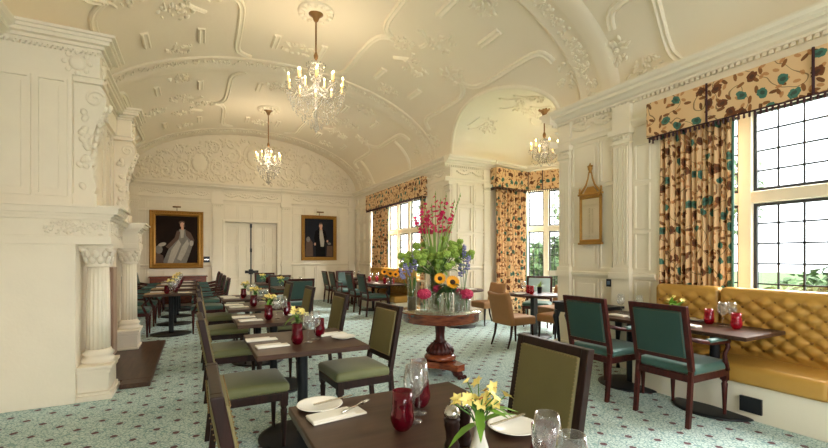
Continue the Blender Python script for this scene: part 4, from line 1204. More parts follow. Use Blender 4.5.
rose('ceiling_rose', (1.6, 6.28, 5.075), 0.27); rose('ceiling_rose', (1.6, 10.95, 5.075), 0.27)
chandelier('chandelier', 'large crystal chandelier with lit candles hanging nearest in the main room', (1.6, 6.28, 5.06), 0.70, 0.41, 10, 5, 1.10, 0.47, 25)
chandelier('chandelier', 'crystal chandelier hanging before the plaster lunette at the far end', (1.6, 10.95, 5.06), 0.92, 0.29, 8, 0, 0.95, 0.42, 22)
chandelier('chandelier', 'small crystal chandelier hanging in the bay', (6.05, 6.12, 4.28), 0.55, 0.25, 6, 0, 0.5, 0.62, 5)

# ------------------------------------------------------------------ chairs
def leg_turned(x, y, top, lean=0.0, r=0.022):
    mb = MB()
    mb.lathe([(r * 0.5, 0), (r * 0.62, 0.02), (r * 0.62, 0.05), (r * 1.0, top * 0.62), (r * 1.15, top * 0.72), (r * 0.8, top * 0.75), (r * 1.2, top * 0.80)], (x, y, 0), 12)
    mb.box(x - r * 1.15, y - r * 1.15, top * 0.80, x + r * 1.15, y + r * 1.15, top)
    return mb
def back_post(x, y0, y1, z0, z1, wx=0.034, wy=0.036):
    # raked square post
    mb = MB(); mb.prism([(x - wx / 2, y0 - wy / 2, z0), (x + wx / 2, y0 - wy / 2, z0), (x + wx / 2, y0 + wy / 2, z0), (x - wx / 2, y0 + wy / 2, z0)], (0, y1 - y0, z1 - z0)); return mb
def rear_leg(x, yb, top, wx=0.034):
    mb = MB()
    mb.prism([(x - wx / 2, yb - 0.02, 0), (x + wx / 2, yb - 0.02, 0), (x + wx / 2, yb + 0.02, 0), (x - wx / 2, yb + 0.02, 0)], (0, 0.045, top)); return mb
def dining_chair(frame, panel, seatm, W=0.50, D=0.50, HB=0.98, SH=0.475, arms=False, name='dining_chair', cat='chair', nails=True):
    # faces +Y; origin on the floor under the seat centre
    t = thing(name, '-', cat)
    yb, yf = -D / 2, D / 2; hw = W / 2
    for sx in (-1, 1):
        leg_turned(sx * (hw - 0.03), yf - 0.04, SH - 0.075).build('leg', frame, t)
        rear_leg(sx * (hw - 0.025), yb - 0.025, SH - 0.02).build('leg', frame, t, 0.004)
    mb = MB(); z0, z1 = SH - 0.115, SH - 0.055
    mb.box(-hw + 0.005, yf - 0.055, z0, hw - 0.005, yf - 0.01, z1); mb.box(-hw + 0.005, yb, z0, hw - 0.005, yb + 0.035, z1)
    for sx in (-1, 1): mb.box(sx * (hw - 0.005) - (0.035 if sx > 0 else 0), yb + 0.03, z0, sx * (hw - 0.005) + (0.035 if sx < 0 else 0), yf - 0.05, z1)
    mb.build('seat_frame', frame, t, 0.006)
    mb = MB(); mb.rbox(-hw, yb + 0.025, SH - 0.06, hw, yf, SH + 0.015, 0.03, 3, 0.03); st = mb.build('seat', seatm, t)
    if nails:
        mb = MB(); n = int(W / 0.022)
        for k in range(n):
            x = -hw + 0.02 + (W - 0.04) * k / (n - 1); mb.ball((x, yf + 0.001, SH - 0.047), 0.0035, 5, 3)
            y = yb + 0.05 + (D - 0.08) * k / (n - 1)
            for sx in (-1, 1): mb.ball((sx * (hw + 0.001), y, SH - 0.047), 0.0035, 5, 3)
        mb.build('nail_trim', M_nail, st)
    # back: raked frame round an upholstered panel
    rk = 0.10; zb0 = SH - 0.02; zp0 = SH + 0.07
    yat = lambda z: yb + 0.02 - rk * (z - zb0) / (HB - zb0)
    mb = MB()
    for sx in (-1, 1):
        mb2 = back_post(sx * (hw - 0.022), yat(zb0), yat(HB), zb0, HB, 0.044, 0.04); off = len(mb.v)
        mb.v += mb2.v; mb.f += [tuple(i + off for i in f) for f in mb2.f]; mb.mi += mb2.mi; mb.sm += mb2.sm
    def rail(za, zb):
        y_a, y_b = yat(za), yat(zb)
        mb.prism([(-hw + 0.04, y_a - 0.019, za), (hw - 0.04, y_a - 0.019, za), (hw - 0.04, y_a + 0.019, za), (-hw + 0.04, y_a + 0.019, za)], (0, y_b - y_a, zb - za))
    rail(HB - 0.045, HB); rail(zp0 - 0.02, zp0 + 0.02)
    mb.build('back_frame', frame, t, 0.005)
    mb = MB(); za, zb = zp0 + 0.018, HB - 0.043
    xw = hw - 0.042
    mb.rbox(-xw, -0.028, 0, xw, 0.030, math.hypot(zb - za, yat(zb) - yat(za)), 0.014, 2)
    R = Matrix.Translation((0, yat(za), za)) @ Matrix.Rotation(math.atan2(yat(za) - yat(zb), zb - za), 4, 'X')
    mb.v = [R @ p for p in mb.v]
    bk = mb.build('backrest', panel, t)
    if nails:
        mb = MB(); L_ = math.hypot(zb - za, yat(zb) - yat(za))
        for sy in (-0.031, 0.031):
            n = int(L_ / 0.018)
            for k in range(n):
                for sx in (-1, 1): mb.ball((sx * (xw - 0.008), sy, (k + 0.5) * L_ / n), 0.0030, 5, 3)
            n = int(2 * xw / 0.018)
            for k in range(n):
                mb.ball((-xw + (k + 0.5) * 2 * xw / n, sy, L_ - 0.008), 0.0030, 5, 3); mb.ball((-xw + (k + 0.5) * 2 * xw / n, sy, 0.008), 0.0030, 5, 3)
        mb.v = [R @ p for p in mb.v]
        mb.build('nail_trim', M_nail, bk)
    if arms:
        for sx in (-1, 1):
            mb = MB(); x = sx * (hw + 0.005)
            mb.tube([(sx * (hw - 0.02), yat(0.74), 0.735), (x, yb + 0.12, 0.70), (x, yb + 0.28, 0.675), (x, yf - 0.10, 0.672), (x, yf - 0.06, 0.672)], [0.018, 0.019, 0.019, 0.021, 0.026], 8)
            mb.tube([(x, yf - 0.075, 0.668), (x, yf - 0.055, 0.62), (x, yf - 0.11, 0.56), (x * 0.98, yf - 0.09, 0.50), (x * 0.96, yf - 0.05, SH - 0.06)], [0.022, 0.019, 0.018, 0.021, 0.024], 8)
            ar = mb.build('arm', frame, t)
            mb = MB(); mb.rbox(x - 0.026, yb + 0.20, 0.682, x + 0.026, yf - 0.10, 0.715, 0.015, 2); mb.build('arm_pad', seatm, ar)
    return t
mk_olive = lambda: dining_chair(M_dark, M_olive, M_olseat, 0.47)
mk_teal = lambda: dining_chair(M_maho, M_teal, M_tealst, 0.52, 0.50, 0.97)
mk_arm = lambda: dining_chair(M_maho, M_teal, M_tealst, 0.51, 0.57, 1.0, 0.48, True, 'armchair')
mk_teallit = lambda: dining_chair(M_maho, M_teallit, M_tealst, 0.52, 0.50, 1.0)
def tan_chair():
    t = thing('dining_chair', '-', 'chair')
    for sx in (-1, 1):
        mb = MB(); mb.tube([(sx * 0.20, 0.20, 0.36), (sx * 0.205, 0.215, 0)], [0.022, 0.014], 8); mb.build('leg', M_dark, t)
        mb = MB(); mb.tube([(sx * 0.19, -0.20, 0.36), (sx * 0.195, -0.225, 0.18), (sx * 0.20, -0.29, 0)], [0.022, 0.018, 0.013], 8); mb.build('leg', M_dark, t)
    mb = MB(); mb.rbox(-0.235, -0.22, 0.345, 0.235, 0.25, 0.475, 0.03, 3, 0.02); mb.build('seat', M_tan, t)
    mb = MB(); mb.rbox(-0.24, -0.27, 0.345, 0.24, -0.185, 0.865, 0.035, 3)
    mb.v = [Vector((p.x * (1 + 0.05 * (p.z - 0.345)), p.y - 0.10 * (max(0.0, p.z - 0.345) / 0.5) ** 1.4 - 0.9 * p.x * p.x * -0.35, p.z + (0.03 * (1 - (p.x / 0.24) ** 2) * -1 if p.z > 0.8 else 0))) for p in mb.v]
    mb.build('backrest', M_tan, t)
    return t

# ------------------------------------------------------------------ tables
def dining_table(W, D, parentlabel='-', disc=0.33, name='dining_table'):
    t = thing(name, parentlabel, 'table')
    mb = MB(); mb.box(-W / 2, -D / 2, 0.715, W / 2, D / 2, 0.75); mb.build('tabletop', M_table, t, 0.006)
    mb = MB(); mb.lathe([(0.045, 0.03), (0.04, 0.06), (0.04, 0.66), (0.06, 0.70)], n=18); mb.box(-0.2, -0.2, 0.70, 0.2, 0.2, 0.7145); mb.build('column', M_black, t)
    mb = MB(); mb.lathe([(disc, 0.0), (disc, 0.012), (disc * 0.9, 0.02), (0.06, 0.034), (0.0, 0.034)], n=36); mb.build('base', M_black, t)
    return t
# ------------------------------------------------------------------ tableware makers
def tumbler(gm):
    t = thing('glass_tumbler', '-', 'glass'); mb = MB()
    mb.lathe([(0.0, 0.0), (0.022, 0.0), (0.036, 0.015), (0.045, 0.04), (0.0445, 0.058), (0.0395, 0.08), (0.039, 0.10), (0.0385, 0.147), (0.0365, 0.147), (0.037, 0.10), (0.0375, 0.08), (0.042, 0.058), (0.042, 0.04), (0.033, 0.018), (0.0, 0.008)], n=24, caps=False)
    mb.build('bowl', gm, t); return t
def wine_glass():
    t = thing('wine_glass', '-', 'glass'); mb = MB()
    mb.lathe([(0.0, 0.095), (0.016, 0.098), (0.034, 0.116), (0.042, 0.142), (0.041, 0.17), (0.032, 0.222), (0.0305, 0.222), (0.0395, 0.17), (0.0405, 0.142), (0.032, 0.117), (0.0, 0.101)], n=24, caps=False)
    mb.build('bowl', G_clear, t)
    mb = MB(); mb.lathe([(0.034, 0.0), (0.034, 0.002), (0.008, 0.006), (0.004, 0.012), (0.0035, 0.07), (0.006, 0.096)], n=16); mb.build('stem', G_clear, t)
    return t
def plate():
    t = thing('side_plate', '-', 'plate'); mb = MB()
    mb.lathe([(0.055, 0.0), (0.058, 0.004), (0.092, 0.014), (0.098, 0.016), (0.097, 0.018), (0.090, 0.016), (0.058, 0.007), (0.0, 0.006)], n=36)
    mb.build('dish', M_china, t); return t
def napkin():
    t = thing('folded_napkin', '-', 'napkin'); mb = MB()
    mb.rbox(-0.12, -0.045, 0.0, 0.11, 0.045, 0.009, 0.004, 2); mb.rbox(-0.122, -0.04, 0.0092, 0.06, 0.043, 0.017, 0.004, 2)
    mb.build('cloth', M_linen, t); return t
def mat_():
    t = thing('place_mat', '-', 'mat'); mb = MB(); mb.rbox(-0.16, -0.10, 0, 0.16, 0.10, 0.006, 0.003, 2); mb.build('leather', M_tanlin, t); return t
def knife():
    t = thing('table_knife', '-', 'knife')
    mb = MB(); mb.rbox(-0.10, -0.006, 0, -0.01, 0.006, 0.007, 0.003, 2); mb.build('handle', M_silver, t)
    mb = MB(); mb.prism([(-0.012, -0.004, 0.002), (0.09, -0.006, 0.002), (0.10, 0.0, 0.002), (0.09, 0.008, 0.002), (-0.012, 0.005, 0.002)], (0, 0, 0.002)); mb.build('blade', M_silver, t); return t
def fork():
    t = thing('table_fork', '-', 'fork')
    mb = MB(); mb.tube([(-0.09, 0, 0.004), (0.0, 0, 0.003), (0.03, 0, 0.006), (0.045, 0, 0.004)], [0.006, 0.003, 0.004, 0.009], 8); mb.build('handle', M_silver, t)
    mb = MB()
    for k in (-1.5, -0.5, 0.5, 1.5): mb.tube([(0.042, k * 0.0045, 0.004), (0.07, k * 0.005, 0.003), (0.088, k * 0.005, 0.006)], 0.0016, 5)
    mb.build('tines', M_silver, t); return t
def bloom(mb, c, R, r3, n=6, pm=0, cm=1):
    # lily-like bloom of pointed petals
    ax = Vector((r3.uniform(-0.8, 0.8), r3.uniform(-0.8, 0.8), 0.7)).normalized(); q = ax.to_track_quat('Z', 'Y')
    for k in range(n):
        a = 2 * PI * k / n; d = q @ Vector((math.cos(a) * 0.8, math.sin(a) * 0.8, 0.75))
        mb.cur = cm if (k == 0 and r3.random() < 0.5) else pm
        mb.leaf(c, d, R * (0.55 if mb.cur == cm else 1.0), R * 0.72, 0.45, tuple(ax))
    mb.cur = 0
def bud_vase(bottle=False, seed=1):
    r3 = random.Random(seed)
    t = thing('bud_vase', '-', 'vase')
    mb = MB()
    prof = [(0.0, 0.0), (0.028, 0.0), (0.034, 0.02), (0.030, 0.05), (0.018, 0.085), (0.015, 0.115), (0.019, 0.135), (0.016, 0.135), (0.012, 0.115), (0.0, 0.10)]
    mb.lathe(prof, n=20, caps=False); mb.build('bottle', M_china if not bottle else G_water, t)
    sm = MB(); fm = MB(); lm = MB()
    for k in range(20):
        a = 2.4 * k + r3.uniform(-0.3, 0.3); rad = r3.uniform(0.02, 0.085); z = r3.uniform(0.185, 0.24)
        e = (rad * math.cos(a), rad * math.sin(a), z)
        sm.tube([(0, 0, 0.10), (e[0] * 0.35, e[1] * 0.35, z * 0.8), e], 0.0022, 5)
        bloom(fm, e, r3.uniform(0.019, 0.026), r3)
    for k in range(7):
        a = r3.uniform(0, 2 * PI); lm.leaf((0, 0, r3.uniform(0.12, 0.19)), (math.cos(a), math.sin(a), r3.uniform(-0.2, 0.7)), r3.uniform(0.07, 0.12), 0.03, 0.5)
    sm.build('stem', M_stem, t); fm.build('blooms', [M_yelfl, M_redsp], t); lm.build('leaves', M_brleaf, t)
    return t
def mill():
    t = thing('pepper_mill', '-', 'pepper mill'); mb = MB()
    mb.lathe([(0.027, 0), (0.028, 0.01), (0.022, 0.02), (0.026, 0.035), (0.019, 0.05), (0.021, 0.075), (0.026, 0.10), (0.024, 0.108), (0.027, 0.118), (0.02, 0.125)], n=22); mb.build('body', M_dark, t)
    mb = MB(); mb.lathe([(0.021, 0.125), (0.027, 0.13), (0.027, 0.145), (0.018, 0.158), (0.006, 0.164), (0.004, 0.167)], n=20); cp_ = mb.build('cap', M_silver, t)
    mb = MB(); mb.ball((0, 0, 0.173), 0.008); mb.build('knob', M_silver, cp_); return t
mk_tumb = lambda: tumbler(G_red)
mk_tumb2 = lambda: tumbler(G_red2)
# ------------------------------------------------------------------ the central row of tables with olive chairs
TX = 0.765
T = 0.75
rows_c = [('nearest', 1.27, 1.2), ('second', 3.34, 0.87), ('third', 4.73, 0.87), ('fourth', 6.02, 0.87), ('fifth', 7.34, 0.87)]
tabs = {}
for nm, y, dp in rows_c:
    lab = 'dark wood pedestal dining table, %s from the front in the central row' % nm
    if nm == 'nearest': tabs[nm] = dining_table(0.82, dp, lab); tabs[nm].location = (TX, y, 0)
    else: tabs[nm] = place('ctab', lambda: dining_table(0.79, dp), (TX - 0.02, y, 0), 0, lab, 'central row of dining tables')
GO = 'olive side chairs along the central row of tables'
place('olive', mk_olive, (0.385, 1.62, 0), -PI / 2, 'olive side chair at the left of the nearest table, seen edge on', GO)
place('olive', mk_olive, (1.26, 1.55, 0), PI / 2, 'olive studded side chair with its back to us, right of the nearest table', GO)
for nm, y in (('second', 3.36), ('third', 4.70), ('fourth', 6.02), ('fifth', 7.32)):
    place('olive', mk_olive, (0.355, y, 0), -PI / 2 + 0.02, 'olive side chair tucked in at the left of the %s central table' % nm, GO)
    place('olive', mk_olive, ({'second': 1.20, 'third': 1.17, 'fourth': 1.13, 'fifth': 1.09}[nm], y + (0.05 if nm == 'second' else 0.02), 0), PI / 2 + (0.06 if nm == 'second' else 0), 'olive side chair at the right of the %s central table' % nm, GO)
GR = 'ruby tumblers on the dining tables'; GW = 'stemmed wine glasses on the dining tables'; GN = 'white folded napkins on the dining tables'; GP = 'white side plates on the dining tables'; GV = 'flower vases on the dining tables'
# nearest table, as laid
place('plate', plate, (0.475, 1.80, T), 0, 'white side plate at the far left corner of the nearest table', GP)
place('knife', knife, (0.54, 1.805, T + 0.0185), 0.25, 'silver knife lying across the left side plate of the nearest table', 'table knives')
place('napkin', napkin, (0.515, 1.665, T), 0.12, 'white folded napkin below the left side plate on the nearest table', GN)
place('fork', fork, (0.60, 1.69, T + 0.017), 0.55, 'silver fork resting on the left napkin of the nearest table', 'table forks')
place('tumb', mk_tumb, (0.69, 1.425, T), 0, 'ruby tumbler standing in front of two wine glasses on the nearest table', GR)
place('tumb', mk_tumb, (0.865, 1.61, T), 0, 'ruby tumbler standing behind two wine glasses on the nearest table', GR)
place('wine', wine_glass, (0.765, 1.475, T), 0, 'wine glass nearer the front ruby tumbler on the nearest table', GW)
place('wine', wine_glass, (0.825, 1.545, T), 0, 'wine glass nearer the rear ruby tumbler on the nearest table', GW)
place('mill', mill, (0.745, 1.165, T), 0, 'dark pepper mill with silver cap left of the white bud vase', 'pepper and salt mills')
place('mill', mill, (0.825, 1.215, T), 0, 'dark mill half hidden behind the yellow flowers on the nearest table', 'pepper and salt mills')
place('bvase', lambda: bud_vase(False, 4), (0.793, 1.08, T), 0, 'white bud vase of yellow alstroemeria on the nearest table', GV)
place('plate', plate, (1.065, 1.235, T), 0, 'white side plate at the right of the nearest table by the studded chair', GP)
place('knife', knife, (1.075, 1.275, T + 0.0185), 0.15, 'silver knife across the right side plate of the nearest table', 'table knives')
place('napkin', napkin, (1.02, 1.395, T), 0.2, 'white folded napkin behind the right side plate of the nearest table', GN)
place('wine', wine_glass, (0.853, 0.853, T), 0, 'large clear glass at the bottom edge, left of two, on the nearest table', GW)
place('wine', wine_glass, (0.807, 0.726, T), 0, 'clear glass at the bottom edge, right of two, on the nearest table', GW)
place('tumb', mk_tumb, (0.93, 0.94, T), 0, 'ruby tumbler seen through the clear glass at the bottom edge', GR)
# the other central tables
for i, (nm, y, dp) in enumerate(rows_c[1:]):
    tn = 'on the %s central table' % nm
    place('napkin', napkin, (0.50, y - 0.16, T), 0.08, 'white folded napkin at the near left ' + tn, GN)
    place('napkin', napkin, (0.46, y + 0.12, T), 0.02, 'white folded napkin at the far left ' + tn, GN)
    place('napkin', napkin, (1.02, y + 0.10, T), 0.15, 'white folded napkin at the right ' + tn, GN)
    if i == 0: place('plate', plate, (1.05, y - 0.09, T), 0, 'white side plate at the right ' + tn, GP)
    place('tumb', mk_tumb, (0.67, y - 0.16, T), 0, 'ruby tumbler at the left of the flowers ' + tn, GR)
    place('tumb', mk_tumb, (0.90, y + 0.08, T), 0, 'ruby tumbler at the right of the flowers ' + tn, GR)
    place('wine', wine_glass, (0.76, y - 0.12, T), 0, 'wine glass nearest the left ruby tumbler ' + tn, GW)
    place('wine', wine_glass, (0.84, y - 0.02, T), 0, 'wine glass nearest the right ruby tumbler ' + tn, GW)
    place('bvase2', lambda: bud_vase(True, 9), (0.72, y + 0.08, T), 0.9 * i, 'glass vase of yellow flowers ' + tn, GV)

# ------------------------------------------------------------------ left group by the fireplace wall, teal armchairs
GA = 'teal armchairs round the tables beyond the fireplace'
for i, (nm, y) in enumerate((('nearest', 8.82), ('second', 10.12), ('third', 11.4), ('farthest', 12.66))):
    place('ctab', None, (-0.40, y, 0), 0, 'dark dining table beyond the chimneypiece, %s of that row' % nm, 'tables beyond the chimneypiece')
    place('arm', mk_arm, (-1.0, y + 0.02, 0), -PI / 2, 'teal armchair at the left of the %s table beyond the chimneypiece' % nm, GA)
    place('arm', mk_arm, (0.20, y + 0.02, 0), PI / 2, 'teal armchair at the right of the %s table beyond the chimneypiece' % nm, GA)
    tn = 'on the %s table beyond the chimneypiece' % nm
    place('mat', mat_, (-0.64, y - 0.12, T), 0.0, 'tan place mat at the left ' + tn, 'tan place mats')
    place('napkin', napkin, (-0.17, y - 0.12, T), 0.0, 'white folded napkin at the right ' + tn, GN)
    place('napkin', napkin, (-0.62, y + 0.2, T), 0.0, 'white folded napkin at the far left ' + tn, GN)
    place('tumb', mk_tumb, (-0.46, y - 0.2, T), 0, 'ruby tumbler at the left ' + tn, GR)
    place('tumb', mk_tumb, (-0.33, y - 0.05, T), 0, 'ruby tumbler at the right ' + tn, GR)
    place('wine', wine_glass, (-0.40, y - 0.26, T), 0, 'wine glass near the front ' + tn, GW)
    place('wine', wine_glass, (-0.34, y - 0.16, T), 0, 'wine glass near the middle ' + tn, GW)
    place('bvase2', None, (-0.41, y + 0.02, T), 0.7 * i, 'small vase of pale flowers ' + tn, GV)

# ------------------------------------------------------------------ far middle group: teal chairs facing away and towards us
for nm, x, y in (('nearer', 1.85, 9.3), ('farther', 1.72, 11.0)):
    place('ctab', None, (x, y, 0), 0, 'dark dining table in the middle of the far end, the %s of two' % nm, 'tables at the far middle')
    tn = 'on the %s far middle table' % nm
    place('bvase2', None, (x - 0.28, y - 0.2, T), 2.0, 'vase of green and yellow flowers ' + tn, GV)
    place('tumb', mk_tumb, (x - 0.15, y - 0.1, T), 0, 'ruby tumbler ' + tn, GR)
    place('wine', wine_glass, (x - 0.05, y - 0.2, T), 0, 'wine glass near the front ' + tn, GW)
    place('wine', wine_glass, (x + 0.15, y - 0.1, T), 0, 'wine glass at the right ' + tn, GW)
    place('napkin', napkin, (x + 0.2, y + 0.2, T), 0, 'white napkin ' + tn, GN)
GT = 'teal side chairs at the far end'
place('teal', mk_teal, (1.86, 8.76, 0), 0, 'teal chair with red frame, back to us, at the nearer far middle table', GT)
place('teal', mk_teal, (1.76, 9.98, 0), PI, 'teal chair facing us behind the nearer far middle table', GT)
place('teal', mk_teal, (1.66, 11.72, 0), PI, 'teal chair facing us behind the farther far middle table, by the door', GT)

# ------------------------------------------------------------------ far banquette group under the far window
for nm, y in (('nearer', 9.42), ('middle', 10.42), ('farther', 12.42)):
    x = 4.19 if nm != 'farther' else 4.40
    place('ctab', None, (x, y, 0), 0, 'dark dining table by the far window banquette, the %s one' % nm, 'tables by the far banquette')
    tn = 'on the %s table by the far window' % nm
    place('tumb2', mk_tumb2, (x - 0.16, y - 0.12, T), 0, 'bright ruby tumbler at the left ' + tn, GR)
    place('tumb2', mk_tumb2, (x + 0.02, y - 0.18, T), 0, 'bright ruby tumbler at the right ' + tn, GR)
    place('wine', wine_glass, (x - 0.08, y - 0.05, T), 0, 'wine glass at the left ' + tn, GW)
    place('wine', wine_glass, (x + 0.1, y - 0.05, T), 0, 'wine glass at the right ' + tn, GW)
    place('napkin', napkin, (x - 0.28, y + 0.1, T), PI / 2, 'white napkin ' + tn, GN)
place('arm', mk_arm, (3.83, 9.42, 0), -PI / 2, 'teal armchair nearest us on the aisle side of the far window tables', GT)
place('arm', mk_arm, (3.86, 10.40, 0), -PI / 2, 'teal armchair second along the aisle side of the far window tables', GT)
place('arm', mk_arm, (3.84, 11.44, 0), PI, 'teal armchair facing us between the far window tables', GT)
place('teal', mk_teal, (3.86, 12.08, 0), -PI / 2, 'teal chair on the aisle at the farther far window table', GT)
place('teal', mk_teal, (3.84, 12.78, 0), -PI / 2, 'teal chair farthest along the aisle near the man portrait', GT)

# ------------------------------------------------------------------ banquettes
def banquette(label, x, y0, y1, seams, ends=True):
    # back against X = x, sitters face -X
    t = thing('banquette', label, 'banquette', (x - 0.3, (y0 + y1) / 2, 0)); ox, oy = x - 0.3, (y0 + y1) / 2
    def B(mb, name, m, bevel=0.0, parent=t):
        mb.v = [Vector((p.x - ox, p.y - oy, p.z)) for p in mb.v]; return mb.build(name, m, parent, bevel)
    mb = MB(); mb.box(x - 0.58, y0 + 0.02, 0.0, x - 0.02, y1 - 0.02, 0.30); B(mb, 'base', M_wall, 0.006)
    ed = [y0] + list(seams) + [y1]
    for a, b in zip(ed, ed[1:]):
        mb = MB(); mb.rbox(x - 0.62, a + 0.004, 0.30, x - 0.10, b - 0.004, 0.46, 0.04, 3, 0.02); B(mb, 'seat', M_yel)
        mb = MB(); mb.rbox(x - 0.16, a + 0.004, 0.40, x, b - 0.004, 1.10, 0.05, 3)
        bk = B(mb, 'backrest', M_yel)
        # deep-buttoned face
        du, dv = 0.17, 0.13; ny = max(8, int((b - a - 0.04) / 0.02)); nz = 32
        rows = []
        bt = []
        for j in range(nz + 1):
            z = 0.47 + (1.06 - 0.47) * j / nz; row = []
            for i in range(ny + 1):
                y = a + 0.025 + (b - a - 0.05) * i / ny
                u = (y - a) / du; v = (z - 0.47) / dv
                p, q = u + v, u - v
                e = min(abs(p - round(p)), abs(q - round(q)))
                dd = min(math.hypot((u - (iu + 0.5 * (iv % 2))) * du, (v - iv) * dv) for iv in (math.floor(v), math.floor(v) + 1) for iu in (math.floor(u), math.floor(u) + 0.5, math.floor(u) + 1) if True)
                h = 0.036 * min(1, e * 3.2) ** 0.7
                edge = min(1, min(i, ny - i) / 4, min(j, nz - j) / 4)
                row.append((x - 0.158 - h * edge * 1.2, y, z))
            rows.append(row)
        mb = MB(); mb.grid(rows); B(mb, 'buttoned_panel', M_yel, parent=bk)
        mb = MB()
        iv = 0
        z = 0.47 + dv / 2
        for iv in range(0, 9):
            zq = 0.47 + iv * dv / 2
            if zq < 0.5 or zq > 1.03: continue
            k = 0
            while True:
                y = a + du * (k + (0.5 if iv % 2 else 0.0)); k += 1
                if y > b - 0.04: break
                if y < a + 0.04: continue
                mb.ball((x - 0.166, y, zq), (0.007, 0.012, 0.012), 7, 5)
        B(mb, 'buttons', M_yeld, parent=bk)
    mb = MB(); yv = min(y1 - 0.5, 1.86)
    mb.box(x - 0.592, yv - 0.08, 0.07, x - 0.581, yv + 0.08, 0.20)
    B(mb, 'vent_grille', M_black)
    return t
banquette('mustard buttoned banquette along the near right window', 4.80, -0.6, 2.99, (0.4, 1.35, 2.33))
banquette('mustard buttoned banquette under the far right window', 4.79, 9.04, 11.75, (10.4,))

# ------------------------------------------------------------------ near right tables and armchairs
GC = 'tables by the near banquette'
for nm, y in (('nearer', 2.17), ('farther', 3.02)):
    place('rtab', lambda: dining_table(0.67, 0.80, '-', 0.33), (4.265, y, 0), 0, 'dark dining table before the mustard banquette, the %s of two' % nm, GC)
place('rtumb', None, (0, 0, 0), 0, '') if False else None
place('tumb2', mk_tumb2, (4.32, 2.02, T), 0, 'bright ruby tumbler at the right on the near banquette table', GR)
place('tumb2', mk_tumb2, (4.42, 2.30, T), 0, 'bright ruby tumbler at the left on the near banquette table', GR)
place('wine', wine_glass, (4.42, 2.18, T), 0, 'wine glass between the ruby tumblers on the near banquette table', GW)
place('wine', wine_glass, (4.50, 2.14, T), 0, 'wine glass behind the ruby tumblers on the near banquette table', GW)
t = thing('bud_vase', 'white bud vase of leafy green and yellow sprigs on the near banquette table', 'vase', (4.30, 2.56, T))
t['group'] = GV
mb = MB(); mb.lathe([(0.0, 0.0), (0.036, 0.0), (0.042, 0.03), (0.034, 0.07), (0.024, 0.10), (0.028, 0.125), (0.024, 0.125), (0.0, 0.10)], n=20, caps=False); mb.build('bottle', M_china, t)
mb = MB(); rq = random.Random(31)
for k in range(34): mb.leaf((rq.uniform(-0.03, 0.03), rq.uniform(-0.03, 0.03), rq.uniform(0.12, 0.19)), (rq.uniform(-1, 1), rq.uniform(-1, 1), rq.uniform(0.0, 1.0)), rq.uniform(0.06, 0.11), 0.035, 0.4)
mb.build('leaves', M_brleaf, t)
mb = MB()
for k in range(6): bloom(mb, (rq.uniform(-0.07, 0.07), rq.uniform(-0.07, 0.07), rq.uniform(0.19, 0.24)), 0.028, rq)
mb.build('blooms', [M_yelfl, M_redsp], t)
place('napkin', napkin, (4.12, 2.34, T), 1.45, 'white napkin beside the vase on the near banquette table', GN)
place('plate', plate, (4.55, 2.48, T), 0, 'white side plate on the near banquette table, by the banquette back', GP)
place('wine', wine_glass, (4.35, 3.20, T), 0, 'wine glass at the left on the far one of the banquette tables', GW)
place('wine', wine_glass, (4.42, 3.02, T), 0, 'wine glass at the right on the far one of the banquette tables', GW)
place('napkin', napkin, (4.14, 3.1, T), 1.5, 'white napkin on the far one of the banquette tables', GN)
place('plate', plate, (4.12, 2.83, T), 0, 'white side plate on the far one of the banquette tables', GP)
place('arm', mk_arm, (3.87, 2.24, 0), -PI / 2, 'teal armchair with mahogany frame nearest us at the mustard banquette table', 'teal armchairs at the near banquette')
place('arm', mk_arm, (3.83, 2.97, 0), -PI / 2, 'teal armchair behind the nearest one, beside the cream pier', 'teal armchairs at the near banquette')

# ------------------------------------------------------------------ black console table against the pier
t = thing('console_table', 'black console table with gilt mounted scroll legs against the cream pier', 'table', (4.63, 3.92, 0))
mb = MB(); mb.box(-0.16, -0.45, 0.75, 0.16, 0.45, 0.78); mb.build('top', M_black, t, 0.006)
mb = MB(); mb.box(-0.14, -0.43, 0.64, 0.14, 0.43, 0.75); mb.build('apron', M_black, t, 0.004)
for sx in (-1, 1):
    for sy in (-1, 1):
        mb = MB(); x, y = sx * 0.115, sy * 0.39
        mb.tube([(x, y, 0.66), (x - 0.02, y + sy * 0.02, 0.56), (x - 0.005, y, 0.42), (x + 0.01, y - sy * 0.02, 0.2), (x - 0.005, y, 0.06), (x - 0.015, y + sy * 0.01, 0.0)], [0.045, 0.042, 0.026, 0.018, 0.016, 0.026], 8)
        lg = mb.build('leg', M_black, t)
        mb = MB(); mb.ball((x - 0.04, y + sy * 0.02, 0.60), (0.012, 0.022, 0.035)); mb.build('gilt_mount', M_brass, lg)

# ------------------------------------------------------------------ bay: round tables, tan chairs
def round_table(label, R, loc):
    t = thing('round_table', label, 'table', loc)
    mb = MB(); mb.lathe([(0, 0.715), (R - 0.01, 0.715), (R, 0.722), (R, 0.743), (R - 0.007, 0.75), (0, 0.75)], n=44, caps=False); mb.build('tabletop', M_table, t)
    mb = MB(); mb.box(-0.045, -0.045, 0.03, 0.045, 0.045, 0.714); mb.build('column', M_black, t, 0.004)
    mb = MB(); mb.lathe([(0.30, 0), (0.30, 0.012), (0.06, 0.032), (0.0, 0.032)], n=32); mb.build('base', M_black, t); return t
round_table('round dark table in the bay with a ruby glass and metal pot on it', 0.46, (5.32, 5.63, 0))
round_table('round dark table behind the flower display at the bay corner', 0.46, (4.75, 7.10, 0))
GTN = 'tan suede dining chairs in the bay'
place('tan', tan_chair, (4.49, 5.20, 0), -PI / 2, 'tan suede chair turned away from us left of the round bay table', GTN)
place('tan', tan_chair, (5.42, 7.12, 0), PI / 2, 'tan suede chair before the bay curtain behind the flower display', GTN)
place('tan', tan_chair, (5.22, 4.98, 0), 0.1, 'tan suede chair half hidden by the cream pier at the round bay table', GTN)
